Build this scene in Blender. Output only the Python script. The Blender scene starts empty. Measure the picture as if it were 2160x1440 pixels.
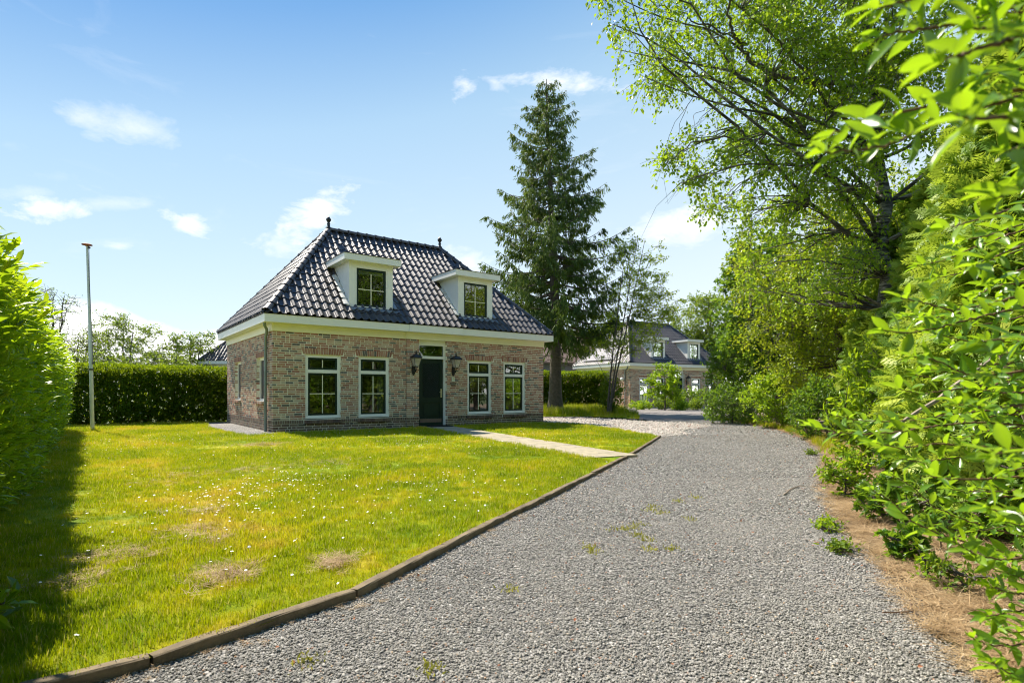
import bpy, bmesh, math, random
import numpy as np
from mathutils import Vector, Matrix

# ------------------------------------------------------------------ camera, light, exposure
SC = bpy.context.scene
F, HZ, HC = 1192.3, 826.3, 1.14            # focal length and horizon in photograph pixels, camera height in metres
cam_d = bpy.data.cameras.new('camera'); cam = bpy.data.objects.new('camera', cam_d); SC.collection.objects.link(cam)
cam.location = (0, 0, HC); cam.rotation_euler = (math.radians(90), 0, 0)
cam_d.sensor_width = 36; cam_d.lens = F / 2160 * 36; cam_d.shift_y = (HZ - 720) / 2160
cam_d.clip_start = .05; cam_d.clip_end = 3000
cam_d.dof.use_dof = True; cam_d.dof.focus_distance = 8.0; cam_d.dof.aperture_fstop = 3.6
SC.camera = cam

SUN = Vector((-.572, .508, 1.0)).normalized()          # direction towards the sun
EL = math.asin(SUN.z); AZ = math.atan2(SUN.x, SUN.y)
w = bpy.data.worlds.new('World'); SC.world = w; w.use_nodes = True
sun_d = bpy.data.lights.new('sun', 'SUN'); sun_d.energy = 3.8; sun_d.angle = math.radians(.55); sun_d.color = (1, .92, .80)
sun = bpy.data.objects.new('sun', sun_d); SC.collection.objects.link(sun)
sun.rotation_euler = (-SUN).to_track_quat('-Z', 'Y').to_euler(); sun.location = (-20, 18, 30)
SC.view_settings.view_transform = 'Standard'; SC.view_settings.look = 'None'; SC.view_settings.gamma = 1
SC.view_settings.exposure = 1.35; SC.view_settings.use_curve_mapping = False
SKY_STRENGTH = .1
SC.cycles.filter_width = 1.05

def build_sky():
    nt = w.node_tree; N, Lk = nt.nodes, nt.links; N.clear()
    out = N.new('ShaderNodeOutputWorld'); bg = N.new('ShaderNodeBackground'); bg.inputs[1].default_value = SKY_STRENGTH
    sky = N.new('ShaderNodeTexSky'); sky.sky_type = 'NISHITA'; sky.sun_disc = False
    sky.sun_elevation = EL; sky.sun_rotation = AZ; sky.altitude = 0; sky.air_density = 1.0; sky.dust_density = .35; sky.ozone_density = 2.2
    co = N.new('ShaderNodeTexCoord')
    def m(op, a, b=None, c=None, clamp=False):
        n = N.new('ShaderNodeMath'); n.operation = op; n.use_clamp = clamp
        for i, x in enumerate((a, b, c)):
            if x is None: continue
            if isinstance(x, (int, float)): n.inputs[i].default_value = x
            else: Lk.new(x, n.inputs[i])
        return n.outputs[0]
    def dot(v):
        n = N.new('ShaderNodeVectorMath'); n.operation = 'DOT_PRODUCT'; n.inputs[1].default_value = v
        Lk.new(co.outputs['Generated'], n.inputs[0]); return n.outputs['Value']
    def noise(scale, detail, rough, dist=0, sc=(1, 1, 1)):
        mp = N.new('ShaderNodeMapping'); mp.inputs['Scale'].default_value = sc; Lk.new(co.outputs['Generated'], mp.inputs[0])
        n = N.new('ShaderNodeTexNoise'); n.inputs['Scale'].default_value = scale; n.inputs['Detail'].default_value = detail
        n.inputs['Roughness'].default_value = rough; n.inputs['Distortion'].default_value = dist; Lk.new(mp.outputs[0], n.inputs[0]); return n.outputs[0]
    n1 = noise(9, 9, .62, .5, (1, 1, 2.0)); n2 = noise(26, 7, .6, .4, (1, 1, 2.2))
    cl = None
    spots = [(95, 436, 78, 26, 1.0, 0), (222, 262, 120, 38, .62, 12), (398, 470, 52, 24, .95, 20), (255, 518, 42, 15, .75, 0), (60, 404, 120, 24, .5, -5), (125, 372, 70, 22, .35, 0), (228, 430, 90, 16, .5, 0),
             (655, 470, 110, 38, 1.0, -42), (600, 520, 70, 32, .75, 0), (985, 178, 46, 26, .95, -25), (1040, 172, 50, 16, .7, 30), (1170, 175, 185, 24, .85, 3), (1450, 478, 150, 38, .8, -8), (975, 560, 120, 36, .8, 0), (15, 305, 60, 14, .3, 0),
             (-400, 300, 300, 60, .8, 0), (2500, 200, 380, 80, .8, 0), (2900, 500, 300, 60, .8, 0)]
    for (px, py, rx, ry, st, rot) in spots:
        c = Vector(((px - 1080) / F, 1, (HZ - py) / F)); L0 = c.length; c.normalize()
        e1 = Vector((1, 0, 0)); e1 = (e1 - c * e1.dot(c)).normalized(); e2 = e1.cross(c).normalized()
        if e2.z < 0: e2 = -e2
        a = math.radians(-rot); f1 = e1 * math.cos(a) + e2 * math.sin(a); f2 = e2 * math.cos(a) - e1 * math.sin(a)
        k1, k2 = F * L0 / rx, F * L0 / ry
        A = dot(f1 * k1); B = dot(f2 * k2); Cc = m('GREATER_THAN', dot(c), .2)
        r = m('SQRT', m('ADD', m('MULTIPLY', A, A), m('MULTIPLY', B, B)))
        bump = m('ADD', m('MULTIPLY', m('SUBTRACT', n1, .5), 3.6), m('MULTIPLY', m('SUBTRACT', n2, .5), 1.8))
        v = m('MULTIPLY', m('SUBTRACT', m('ADD', bump, .95), r), .85 * st, clamp=True)
        v = m('MULTIPLY', m('MULTIPLY', v, st), Cc)
        cl = v if cl is None else m('MAXIMUM', cl, v)
    # low cloud bank near the horizon, all round, made extra bright to add fill light
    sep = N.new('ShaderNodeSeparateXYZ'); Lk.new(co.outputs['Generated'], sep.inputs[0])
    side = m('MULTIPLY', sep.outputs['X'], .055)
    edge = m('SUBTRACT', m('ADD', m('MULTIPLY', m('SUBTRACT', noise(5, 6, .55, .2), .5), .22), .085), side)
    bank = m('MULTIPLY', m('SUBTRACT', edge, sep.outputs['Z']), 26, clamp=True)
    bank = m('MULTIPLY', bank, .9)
    # thin high cirrus
    ci = m('MULTIPLY', m('SUBTRACT', noise(3.2, 8, .6, .8, (1, 2.4, 5)), .56), 1.6, clamp=True)
    cl = m('MAXIMUM', cl, m('MULTIPLY', ci, .35))
    # the blue thins evenly towards the horizon
    el_ = m('SUBTRACT', sep.outputs['Z'], m('MULTIPLY', sep.outputs['X'], .20))
    gr = N.new('ShaderNodeValToRGB'); Lk.new(m('ADD', el_, 0, clamp=True), gr.inputs[0]); e = gr.color_ramp.elements
    while len(e) < 6: e.new(.5)
    for i, (p_, c_) in enumerate([(0, (.46, .49, .50)), (.12, (.39, .45, .48)), (.30, (.295, .385, .45)), (.46, (.21, .32, .42)), (.60, (.075, .19, .365)), (1, (.02, .09, .27))]): e[i].position = p_; e[i].color = (*c_, 1)
    gm = N.new('ShaderNodeMix'); gm.data_type = 'RGBA'; gm.blend_type = 'MULTIPLY'; gm.inputs[0].default_value = 1; Lk.new(gr.outputs[0], gm.inputs[6]); gm.inputs[7].default_value = (8.6, 8.5, 8.4, 1)
    mixh = N.new('ShaderNodeMix'); mixh.data_type = 'RGBA'; mixh.inputs[0].default_value = .88; Lk.new(sky.outputs[0], mixh.inputs[6]); Lk.new(gm.outputs[2], mixh.inputs[7])
    mix = N.new('ShaderNodeMix'); mix.data_type = 'RGBA'; Lk.new(cl, mix.inputs[0])
    Lk.new(mixh.outputs[2], mix.inputs[6]); mix.inputs[7].default_value = (5.3, 5.2, 5.15, 1)
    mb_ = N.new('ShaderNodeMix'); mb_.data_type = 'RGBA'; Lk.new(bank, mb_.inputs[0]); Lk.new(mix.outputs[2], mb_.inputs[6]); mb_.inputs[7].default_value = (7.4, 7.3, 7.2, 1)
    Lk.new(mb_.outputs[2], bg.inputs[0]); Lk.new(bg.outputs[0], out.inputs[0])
build_sky()

# ------------------------------------------------------------------ helpers
RNG = np.random.default_rng(7)
COL = SC.collection
TH = 53.26
U = np.array([math.sin(math.radians(TH)), math.cos(math.radians(TH))]); V = np.array([-U[1], U[0]])   # the plot's own axes
HA = np.array([-6.454, 15.233])                                                                       # front left corner of the cottage
def G(x, y, z=0.0):
    Y = F * (HC - z) / (y - HZ); return np.array([(x - 1080) / F * Y, Y, z])
def P(x, y, Y): return np.array([(x - 1080) / F * Y, Y, HC + (HZ - y) / F * Y])
def uv(a, b, z=0.0): q = U * a + V * b; return np.array([q[0], q[1], z])

def tag(o, label=None, cat=None, group=None, kind=None):
    if label: o['label'] = label
    if cat: o['category'] = cat
    if group: o['group'] = group
    if kind: o['kind'] = kind
    return o
def empty(name, loc=(0, 0, 0), rz=0, parent=None):
    o = bpy.data.objects.new(name, None); COL.objects.link(o); o.location = loc; o.rotation_euler = (0, 0, rz); o.empty_display_size = .2
    if parent: o.parent = parent
    return o
def add_obj(name, me, parent=None, loc=None, rot=None, scale=None):
    o = bpy.data.objects.new(name, me); COL.objects.link(o)
    if parent: o.parent = parent
    if loc is not None: o.location = loc
    if rot is not None: o.rotation_euler = rot
    if scale is not None: o.scale = scale
    return o

RIB = {8: np.array([.1, -.04, .14, -.04, -.06, .12, -.06, -.05]), 15: np.array([.2, .2, -.03, .2, -.03, -.06, .18, -.06, -.06, .15, -.06, -.08, .1, -.08, -.1])}
class MB:
    """collects arrays of vertices and faces for ONE mesh, with a float point attribute 'tint'"""
    def __init__(s): s.v, s.f3, s.f4, s.t, s.n = [], [], [], [], 0; s.extra = []
    def add(s, v, f3=None, f4=None, tint=.5):
        v = np.asarray(v, float).reshape(-1, 3)
        s.v.append(v); s.t.append(np.full(len(v), tint) if np.isscalar(tint) else np.asarray(tint, float))
        if f3 is not None and len(f3): s.f3.append(np.asarray(f3, int) + s.n)
        if f4 is not None and len(f4): s.f4.append(np.asarray(f4, int) + s.n)
        s.n += len(v); return s
    def box(s, x0, x1, y0, y1, z0, z1, tint=.5, flip=False, M=None):
        c = np.array([(x, y, z) for z in (z0, z1) for y in (y0, y1) for x in (x0, x1)], float)
        if M is not None: c = np.array([M(*p) for p in c])
        f = np.array([(0, 2, 3, 1), (4, 5, 7, 6), (0, 1, 5, 4), (2, 6, 7, 3), (0, 4, 6, 2), (1, 3, 7, 5)])
        if flip: f = f[:, ::-1]
        return s.add(c, None, f, tint)
    def tube(s, pts, rad, n=6, tint=.5, cap=False):
        pts = np.asarray(pts, float); k = len(pts); rad = np.full(k, rad) if np.isscalar(rad) else np.asarray(rad, float)
        d = np.gradient(pts, axis=0); d /= np.linalg.norm(d, axis=1, keepdims=True) + 1e-9
        ref = np.array([0, 0, 1.]) if abs(d[0][2]) < .9 else np.array([1., 0, 0])
        a = np.cross(d, ref); a /= np.linalg.norm(a, axis=1, keepdims=True) + 1e-9; b = np.cross(d, a)
        th = np.linspace(0, 2 * np.pi, n, endpoint=False)
        ring = pts[:, None] + rad[:, None, None] * (a[:, None] * np.cos(th)[None, :, None] + b[:, None] * np.sin(th)[None, :, None])
        i = np.arange(k - 1)[:, None] * n; j = np.arange(n)[None]; j2 = (j + 1) % n
        f = np.stack([i + j, i + j2, i + n + j2, i + n + j], -1).reshape(-1, 4)
        s.add(ring.reshape(-1, 3), None, f, tint)
        if cap:
            for base in (0, (k - 1) * n):
                c = s.n; vs = ring.reshape(-1, 3)[base:base + n]; m = vs.mean(0)
                s.add(np.vstack([vs, m]), [(q, (q + 1) % n, n) for q in range(n)], None, tint)
        return s
    def lathe(s, prof, n=16, c=(0, 0, 0), tint=.5, phase=0):
        prof = np.asarray(prof, float); th = np.linspace(0, 2 * np.pi, n, endpoint=False) + phase
        v = np.stack([prof[:, None, 0] * np.cos(th) + c[0], prof[:, None, 0] * np.sin(th) + c[1], prof[:, None, 1] + 0 * th + c[2]], -1).reshape(-1, 3)
        k = len(prof); i = np.arange(k - 1)[:, None] * n; j = np.arange(n)[None]; j2 = (j + 1) % n
        return s.add(v, None, np.stack([i + j, i + j2, i + n + j2, i + n + j], -1).reshape(-1, 4), tint)
    def stamp(s, T, R, S, X, tint):
        """template T=(verts,f3,f4) at positions X with rotations R (n,3,3), sizes S (n,) or (n,3)"""
        tv, t3, t4 = T; n = len(X)
        if n == 0: return s
        S = np.asarray(S, float)
        if S.ndim == 1: S = S[:, None].repeat(3, 1)
        v = np.einsum('nij,nkj->nki', R, tv[None] * S[:, None]) + X[:, None]
        k = len(tv); off = np.arange(n)[:, None, None] * k
        f3 = (np.asarray(t3)[None] + off).reshape(-1, 3) if len(t3) else None
        f4 = (np.asarray(t4)[None] + off).reshape(-1, 4) if len(t4) else None
        tt = np.repeat(np.asarray(tint, float), k) if not np.isscalar(tint) else tint
        if k in RIB: tt = tt + np.tile(RIB[k], n)
        return s.add(v.reshape(-1, 3), f3, f4, tt)
    def mesh(s, name, mats, smooth=False):
        v = np.concatenate(s.v); me = bpy.data.meshes.new(name)
        f3 = np.concatenate(s.f3) if s.f3 else np.zeros((0, 3), int); f4 = np.concatenate(s.f4) if s.f4 else np.zeros((0, 4), int)
        li = np.concatenate([f3.ravel(), f4.ravel()]).astype(np.int32)
        me.vertices.add(len(v)); me.vertices.foreach_set('co', v.astype(np.float32).ravel())
        me.loops.add(len(li)); me.loops.foreach_set('vertex_index', li)
        npoly = len(f3) + len(f4); me.polygons.add(npoly)
        st = np.concatenate([np.arange(len(f3)) * 3, len(f3) * 3 + np.arange(len(f4)) * 4]).astype(np.int32)
        me.polygons.foreach_set('loop_start', st)
        at = me.attributes.new('tint', 'FLOAT', 'POINT'); at.data.foreach_set('value', np.concatenate(s.t).astype(np.float32))
        me.update(calc_edges=True)
        me.polygons.foreach_set('use_smooth', np.full(npoly, bool(smooth)))
        for m in (mats if isinstance(mats, (list, tuple)) else [mats]): me.materials.append(m)
        return me
    def obj(s, name, mat, parent=None, smooth=False, loc=None, rot=None):
        return add_obj(name, s.mesh(name, mat, smooth), parent, loc, rot)

def frames(D, Nrm):
    """rotation matrices whose y axis is D and whose z axis is near Nrm"""
    D = D / (np.linalg.norm(D, axis=1, keepdims=True) + 1e-9)
    X = np.cross(D, Nrm); X /= np.linalg.norm(X, axis=1, keepdims=True) + 1e-9
    Z = np.cross(X, D); return np.stack([X, D, Z], -1)
def rand_dirs(n, rng=RNG):
    d = rng.normal(size=(n, 3)); return d / np.linalg.norm(d, axis=1, keepdims=True)
def ellip(n, c, r, rng, shell=.35):
    d = rand_dirs(n, rng); q = rng.uniform(shell ** 3, 1, n) ** (1 / 3); return np.asarray(c) + d * q[:, None] * np.asarray(r)
def inpoly(p, poly):
    x, y = p[:, 0], p[:, 1]; c = np.zeros(len(p), bool); q = np.asarray(poly)[:, :2]; j = len(q) - 1
    for i in range(len(q)):
        xi, yi, xj, yj = q[i][0], q[i][1], q[j][0], q[j][1]
        c ^= ((yi > y) != (yj > y)) & (x < (xj - xi) * (y - yi) / (yj - yi + 1e-12) + xi); j = i
    return c
def wob(p, f=1., seed=0):
    """cheap smooth noise -1..1 for scattering"""
    x, y = p[:, 0] * f, p[:, 1] * f; r = np.random.default_rng(seed); o = 0
    for k in range(5):
        a = r.uniform(0, 6.28); fr = r.uniform(.6, 2.2); o = o + np.sin((x * np.cos(a) + y * np.sin(a)) * fr + r.uniform(0, 6.28))
    return o / 3.2

# leaf templates: y along the leaf, unit length
T_DIA = (np.array([(0, 0, 0), (.26, .42, .07), (0, 1, -.03), (-.26, .42, .07)]), [(0, 1, 2), (0, 2, 3)], [])
T_NARROW = (np.array([(0, 0, 0), (.15, .4, .05), (0, 1, -.05), (-.15, .4, .05)]), [(0, 1, 2), (0, 2, 3)], [])
T_OVAL = (np.array([(0, 0, 0), (.17, .28, .06), (0, .3, 0), (-.17, .28, .06), (.165, .66, .05), (0, .68, -.01), (-.165, .66, .05), (0, 1, -.08)]),
          [(0, 1, 2), (0, 2, 3), (4, 7, 5), (5, 7, 6)], [(1, 4, 5, 2), (2, 5, 6, 3)])
T_BIG = (np.array([(0, 0, 0), (0, .12, -.0), (.15, .25, .05), (0, .27, 0), (-.15, .25, .05), (.205, .45, .055), (0, .48, -.01), (-.205, .45, .055), (.17, .68, .03), (0, .7, -.04), (-.17, .68, .03), (.075, .87, -.03), (0, .88, -.08), (-.075, .87, -.03), (0, 1, -.14)]),
         [(0, 2, 3), (0, 3, 4), (11, 14, 12), (12, 14, 13)], [(2, 5, 6, 3), (3, 6, 7, 4), (5, 8, 9, 6), (6, 9, 10, 7), (8, 11, 12, 9), (9, 12, 13, 10)])
def _maple():
    v = [(0, 0, 0)]; 
    for a, r in [(-118, .42), (-88, .26), (-62, .72), (-38, .38), (-26, .5), (-14, .45), (0, 1.0), (14, .45), (26, .5), (38, .38), (62, .72), (88, .26), (118, .42)]:
        t = math.radians(a); v.append((math.sin(t) * r * .8, .12 + math.cos(t) * r * .85, .05 * abs(math.sin(t * 2)) - .08 * r * r))
    return (np.array(v), [(0, i, i + 1) for i in range(1, len(v) - 1)], [])
T_MAPLE = _maple()
def _frond():
    v, f = [], []
    def bl(x, y, a, l, wd, z=0):
        n = len(v); d = (math.sin(a), math.cos(a)); p = (d[1], -d[0])
        v.extend([(x - p[0] * wd, y - p[1] * wd, z), (x + p[0] * wd, y + p[1] * wd, z), (x + d[0] * l, y + d[1] * l, z - .12 * l)]); f.append((n, n + 1, n + 2))
    bl(0, 0, 0, 1, .05)
    for k, y in enumerate((.14, .3, .46, .62, .78)):
        L = .52 - .08 * k
        bl(0, y, math.radians(48), L, .06, .01); bl(0, y + .05, math.radians(-48), L, .06, .01)
        if k < 3: bl(.14, y + .13, math.radians(12), .22, .035, .01); bl(-.14, y + .18, math.radians(-12), .22, .035, .01)
    return (np.array(v, float), f, [])
T_FROND = _frond()

# ------------------------------------------------------------------ materials
def nodes(name):
    m = bpy.data.materials.new(name); m.use_nodes = True; nt = m.node_tree; b = nt.nodes['Principled BSDF']; return m, nt, b
def ramp(nt, stops, src=None, interp='LINEAR'):
    r = nt.nodes.new('ShaderNodeValToRGB'); e = r.color_ramp.elements; r.color_ramp.interpolation = interp
    while len(e) < len(stops): e.new(.5)
    for i, (p, c) in enumerate(stops): e[i].position = p; e[i].color = (*c, 1)
    if src is not None: nt.links.new(src, r.inputs[0])
    return r.outputs[0]
def nz(nt, scale, detail=4, rough=.55, vec=None, dist=0, kind='Fac'):
    n = nt.nodes.new('ShaderNodeTexNoise'); n.inputs['Scale'].default_value = scale; n.inputs['Detail'].default_value = detail; n.inputs['Roughness'].default_value = rough; n.inputs['Distortion'].default_value = dist
    if vec is not None: nt.links.new(vec, n.inputs[0])
    return n.outputs[kind]
def attr(nt, name='tint'):
    a = nt.nodes.new('ShaderNodeAttribute'); a.attribute_name = name; return a.outputs['Fac']
def mx(nt, a, b, f, mode='MIX'):
    n = nt.nodes.new('ShaderNodeMix'); n.data_type = 'RGBA'; n.blend_type = mode
    for i, x in ((0, f), (6, a), (7, b)):
        if isinstance(x, (int, float)): n.inputs[i].default_value = x
        elif isinstance(x, tuple): n.inputs[i].default_value = (*x, 1)
        else: nt.links.new(x, n.inputs[i])
    return n.outputs[2]
def mt(nt, op, a, b=0., clamp=False, c=None):
    n = nt.nodes.new('ShaderNodeMath'); n.operation = op; n.use_clamp = clamp
    for i, x in enumerate((a, b, c)):
        if x is None: continue
        if isinstance(x, (int, float)): n.inputs[i].default_value = x
        else: nt.links.new(x, n.inputs[i])
    return n.outputs[0]
def bump(nt, b, h, strength=.4, dist=.02):
    n = nt.nodes.new('ShaderNodeBump'); n.inputs['Strength'].default_value = strength; n.inputs['Distance'].default_value = dist
    nt.links.new(h, n.inputs['Height']); nt.links.new(n.outputs[0], b.inputs['Normal'])
def geo(nt): return nt.nodes.new('ShaderNodeNewGeometry').outputs['Position']
def oco(nt): return nt.nodes.new('ShaderNodeTexCoord').outputs['Object']

def plain(name, c, rough=.6, var=.12, scale=8, bmp=.15, metallic=0, spec=.5, bdist=.004, coat=0):
    m, nt, b = nodes(name); n = nz(nt, scale, 6, .6, oco(nt)); c = np.array(c)
    nt.links.new(ramp(nt, [(.25, tuple(c * (1 - var))), (.75, tuple(np.minimum(c * (1 + var), 1)))], n), b.inputs['Base Color'])
    b.inputs['Roughness'].default_value = rough; b.inputs['Metallic'].default_value = metallic; b.inputs['Specular IOR Level'].default_value = spec; b.inputs['Coat Weight'].default_value = coat
    if bmp: bump(nt, b, nz(nt, scale * 6, 5, .6, oco(nt)), bmp, bdist)
    return m
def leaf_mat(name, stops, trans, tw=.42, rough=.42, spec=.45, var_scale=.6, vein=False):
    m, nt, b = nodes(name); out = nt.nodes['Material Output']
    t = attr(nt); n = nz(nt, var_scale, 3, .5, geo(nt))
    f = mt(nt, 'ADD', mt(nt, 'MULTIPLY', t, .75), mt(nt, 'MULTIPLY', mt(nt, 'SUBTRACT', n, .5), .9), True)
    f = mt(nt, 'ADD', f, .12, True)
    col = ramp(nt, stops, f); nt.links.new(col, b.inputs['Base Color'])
    b.inputs['Roughness'].default_value = rough; b.inputs['Specular IOR Level'].default_value = spec
    tr = nt.nodes.new('ShaderNodeBsdfTranslucent'); nt.links.new(mx(nt, col, trans, .55), tr.inputs[0])
    ms = nt.nodes.new('ShaderNodeMixShader'); ms.inputs[0].default_value = tw
    nt.links.new(b.outputs[0], ms.inputs[1]); nt.links.new(tr.outputs[0], ms.inputs[2]); nt.links.new(ms.outputs[0], out.inputs[0])
    return m
YG = (.42, .62, .03)
M = {}
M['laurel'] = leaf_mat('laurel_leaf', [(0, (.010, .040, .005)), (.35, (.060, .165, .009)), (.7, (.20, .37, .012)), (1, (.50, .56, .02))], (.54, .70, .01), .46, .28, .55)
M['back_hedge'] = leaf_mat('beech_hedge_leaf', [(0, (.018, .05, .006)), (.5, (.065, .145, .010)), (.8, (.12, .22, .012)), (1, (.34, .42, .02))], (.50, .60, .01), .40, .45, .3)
M['birch'] = leaf_mat('birch_leaf', [(0, (.05, .12, .010)), (.45, (.16, .30, .016)), (1, (.40, .52, .03))], (.58, .76, .02), .50, .36, .5)
M['hornbeam'] = leaf_mat('hornbeam_leaf', [(0, (.05, .11, .008)), (.45, (.20, .31, .012)), (1, (.50, .56, .03))], (.64, .72, .02), .50, .4, .45)
M['maple'] = leaf_mat('maple_leaf', [(0, (.02, .07, .010)), (.5, (.075, .18, .018)), (1, (.20, .35, .03))], (.42, .62, .02), .45, .36, .45)
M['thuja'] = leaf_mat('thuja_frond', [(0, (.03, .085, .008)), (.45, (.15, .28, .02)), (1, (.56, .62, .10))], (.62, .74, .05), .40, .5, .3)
M['spruce'] = leaf_mat('spruce_needles', [(0, (.018, .040, .010)), (.5, (.060, .12, .018)), (1, (.22, .29, .03))], (.28, .38, .03), .28, .5, .3)
M['shoot'] = leaf_mat('fresh_shoot_leaf', [(0, (.07, .17, .010)), (.5, (.20, .36, .014)), (1, (.44, .54, .02))], (.62, .78, .02), .48, .4, .4)
M['plum'] = leaf_mat('broad_leaf', [(0, (.035, .11, .012)), (.5, (.11, .26, .018)), (1, (.30, .46, .02))], (.52, .76, .01), .5, .30, .6, 2.5)
M['far'] = leaf_mat('far_tree_leaf', [(0, (.05, .11, .012)), (.5, (.13, .23, .02)), (1, (.28, .36, .035))], (.48, .60, .03), .42, .5, .3)
M['bark'] = plain('bark', (.10, .085, .07), .9, .45, 9, .8, bdist=.02)
M['twig'] = plain('twig_bark', (.16, .085, .045), .8, .3, 20, .3)
M['deadwood'] = plain('bleached_wood', (.34, .27, .20), .9, .3, 30, .4)
def birch_bark():
    m, nt, b = nodes('birch_bark'); v = oco(nt); mp = nt.nodes.new('ShaderNodeMapping'); mp.inputs['Scale'].default_value = (2, 2, 9); nt.links.new(v, mp.inputs[0])
    n = nz(nt, 1.6, 7, .65, mp.outputs[0], .4)
    nt.links.new(ramp(nt, [(.38, (.022, .02, .018)), (.5, (.08, .075, .065)), (.62, (.30, .29, .26))], n), b.inputs['Base Color']); b.inputs['Roughness'].default_value = .85
    bump(nt, b, n, .8, .03); return m
M['birch_bark'] = birch_bark()
M['white'] = plain('white_paint', (.86, .85, .80), .4, .03, 3, 0)
M['cream'] = plain('cream_bounce_paint', (.86, .82, .62), .45, .03, 3, 0)  # frieze yellow has light bounced off the lawn put into the colour
M['darkgreen'] = plain('dark_green_paint', (.008, .026, .017), .45, .2, 4, .0, spec=.3)
M['lampglass'] = plain('pale_lamp_glass', (.62, .58, .50), .25, .25, 9, 0); M['lampglass'].node_tree.nodes['Principled BSDF'].inputs['Alpha'].default_value = .5
M['black'] = plain('black_iron', (.012, .013, .015), .38, .2, 10, .1)
M['zinc'] = plain('zinc', (.22, .27, .26), .5, .15, 6, .1, metallic=.35)
M['lead'] = plain('lead_sheet', (.20, .23, .27), .45, .3, 5, .3, metallic=.3, bdist=.01)
M['leadlight'] = plain('pale_lead', (.62, .60, .55), .5, .2, 9, .3)  # paler lead, used for the left soakers
M['brass'] = plain('pale_brass', (.62, .58, .36), .3, .1, 10, 0, metallic=.4)
M['mat'] = plain('rubber_mat', (.015, .015, .016), .9, .2, 60, .5)
M['plaster'] = plain('interior_plaster', (.55, .52, .46), .9, .05, 3, 0)
M['wood_floor'] = plain('interior_floor', (.20, .13, .08), .5, .2, 5, .1)
M['fabric'] = plain('roller_blind_fabric', (.66, .64, .52), .8, .05, 20, .1)
M['curtain'] = plain('sheer_curtain', (.42, .43, .40), .9, .1, 10, .1)
M['slate_screen'] = plain('insect_screen', (.05, .045, .05), .6, .1, 80, .2)
M['pole'] = plain('flagpole_paint', (.60, .64, .60), .35, .15, 3, .1)
M['rust'] = plain('rusty_cap', (.35, .09, .04), .7, .3, 30, .2)
M['rope'] = plain('halyard_rope', (.10, .10, .11), .9, .2, 60, .2)
M['daisy'] = plain('daisy_petals', (.80, .80, .78), .6, .05, 50, 0)
M['yellow'] = plain('yellow_flower', (.75, .55, .03), .6, .05, 50, 0)
M['straw'] = leaf_mat('dead_grass', [(0, (.22, .13, .06)), (.5, (.42, .29, .15)), (1, (.62, .48, .30))], (.6, .45, .25), .15, .7, .2, 3)
M['brownleaf'] = leaf_mat('fallen_leaf', [(0, (.16, .05, .02)), (.6, (.32, .12, .05)), (1, (.48, .28, .12))], (.5, .2, .05), .1, .6, .3, 3)
M['moss'] = leaf_mat('yellow_weed', [(0, (.18, .2, .02)), (.5, (.34, .33, .05)), (1, (.5, .45, .12))], (.5, .5, .05), .3, .6, .3, 3)
M['sticker'] = plain('number_tile', (.62, .68, .55), .35, .08, 40, 0)
M['ochre'] = plain('ochre_enamel', (.65, .36, .05), .4, .1, 30, 0)
M['plaque'] = plain('weathered_plaque', (.20, .16, .11), .8, .35, 40, .5)
M['solar'] = plain('dark_roof_panel', (.10, .10, .12), .55, .1, 3, .05)
M['render_grey'] = plain('grey_weatherboard', (.16, .17, .19), .75, .2, 5, .2)
M['globe'] = plain('opal_globe', (.85, .85, .82), .3, .03, 5, 0)
M['paving_dark'] = None

def brick_mat(name, sc=1.):
    m, nt, b = nodes(name); t = attr(nt)
    c = ramp(nt, [(0, (.075, .07, .068)), (.12, (.15, .125, .115)), (.19, (.30, .105, .068)), (.42, (.39, .18, .12)), (.64, (.45, .27, .185)), (.86, (.50, .37, .265)), (1, (.42, .355, .285))], t)
    n = nz(nt, 30, 5, .7, geo(nt)); c = mx(nt, c, (.52, .42, .33), mt(nt, 'MULTIPLY', mt(nt, 'SUBTRACT', n, .5), 1.8, True))
    n2 = nz(nt, 1.3, 4, .6, geo(nt)); c = mx(nt, c, (.10, .085, .075), mt(nt, 'MULTIPLY', mt(nt, 'SUBTRACT', n2, .5), .9, True))
    nt.links.new(c, b.inputs['Base Color']); b.inputs['Roughness'].default_value = .88
    bump(nt, b, nz(nt, 90, 5, .7, geo(nt)), .5, .006); return m
M['brick'] = brick_mat('handmade_brick')
def plinth_mat():
    m, nt, b = nodes('weathered_plinth_brick'); t = attr(nt)
    c = ramp(nt, [(0, (.09, .075, .06)), (.3, (.17, .10, .075)), (.7, (.24, .17, .12)), (1, (.20, .17, .13))], t)
    n = nz(nt, 9, 5, .7, geo(nt)); c = mx(nt, c, (.13, .12, .08), mt(nt, 'MULTIPLY', mt(nt, 'SUBTRACT', n, .45), 2., True))
    nt.links.new(c, b.inputs['Base Color']); b.inputs['Roughness'].default_value = .95; bump(nt, b, nz(nt, 60, 5, .7, geo(nt)), .6, .006); return m
M['plinth'] = plinth_mat()
M['mortar'] = plain('lime_mortar', (.80, .76, .62), .95, .08, 6, .4, bdist=.004)
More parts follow.
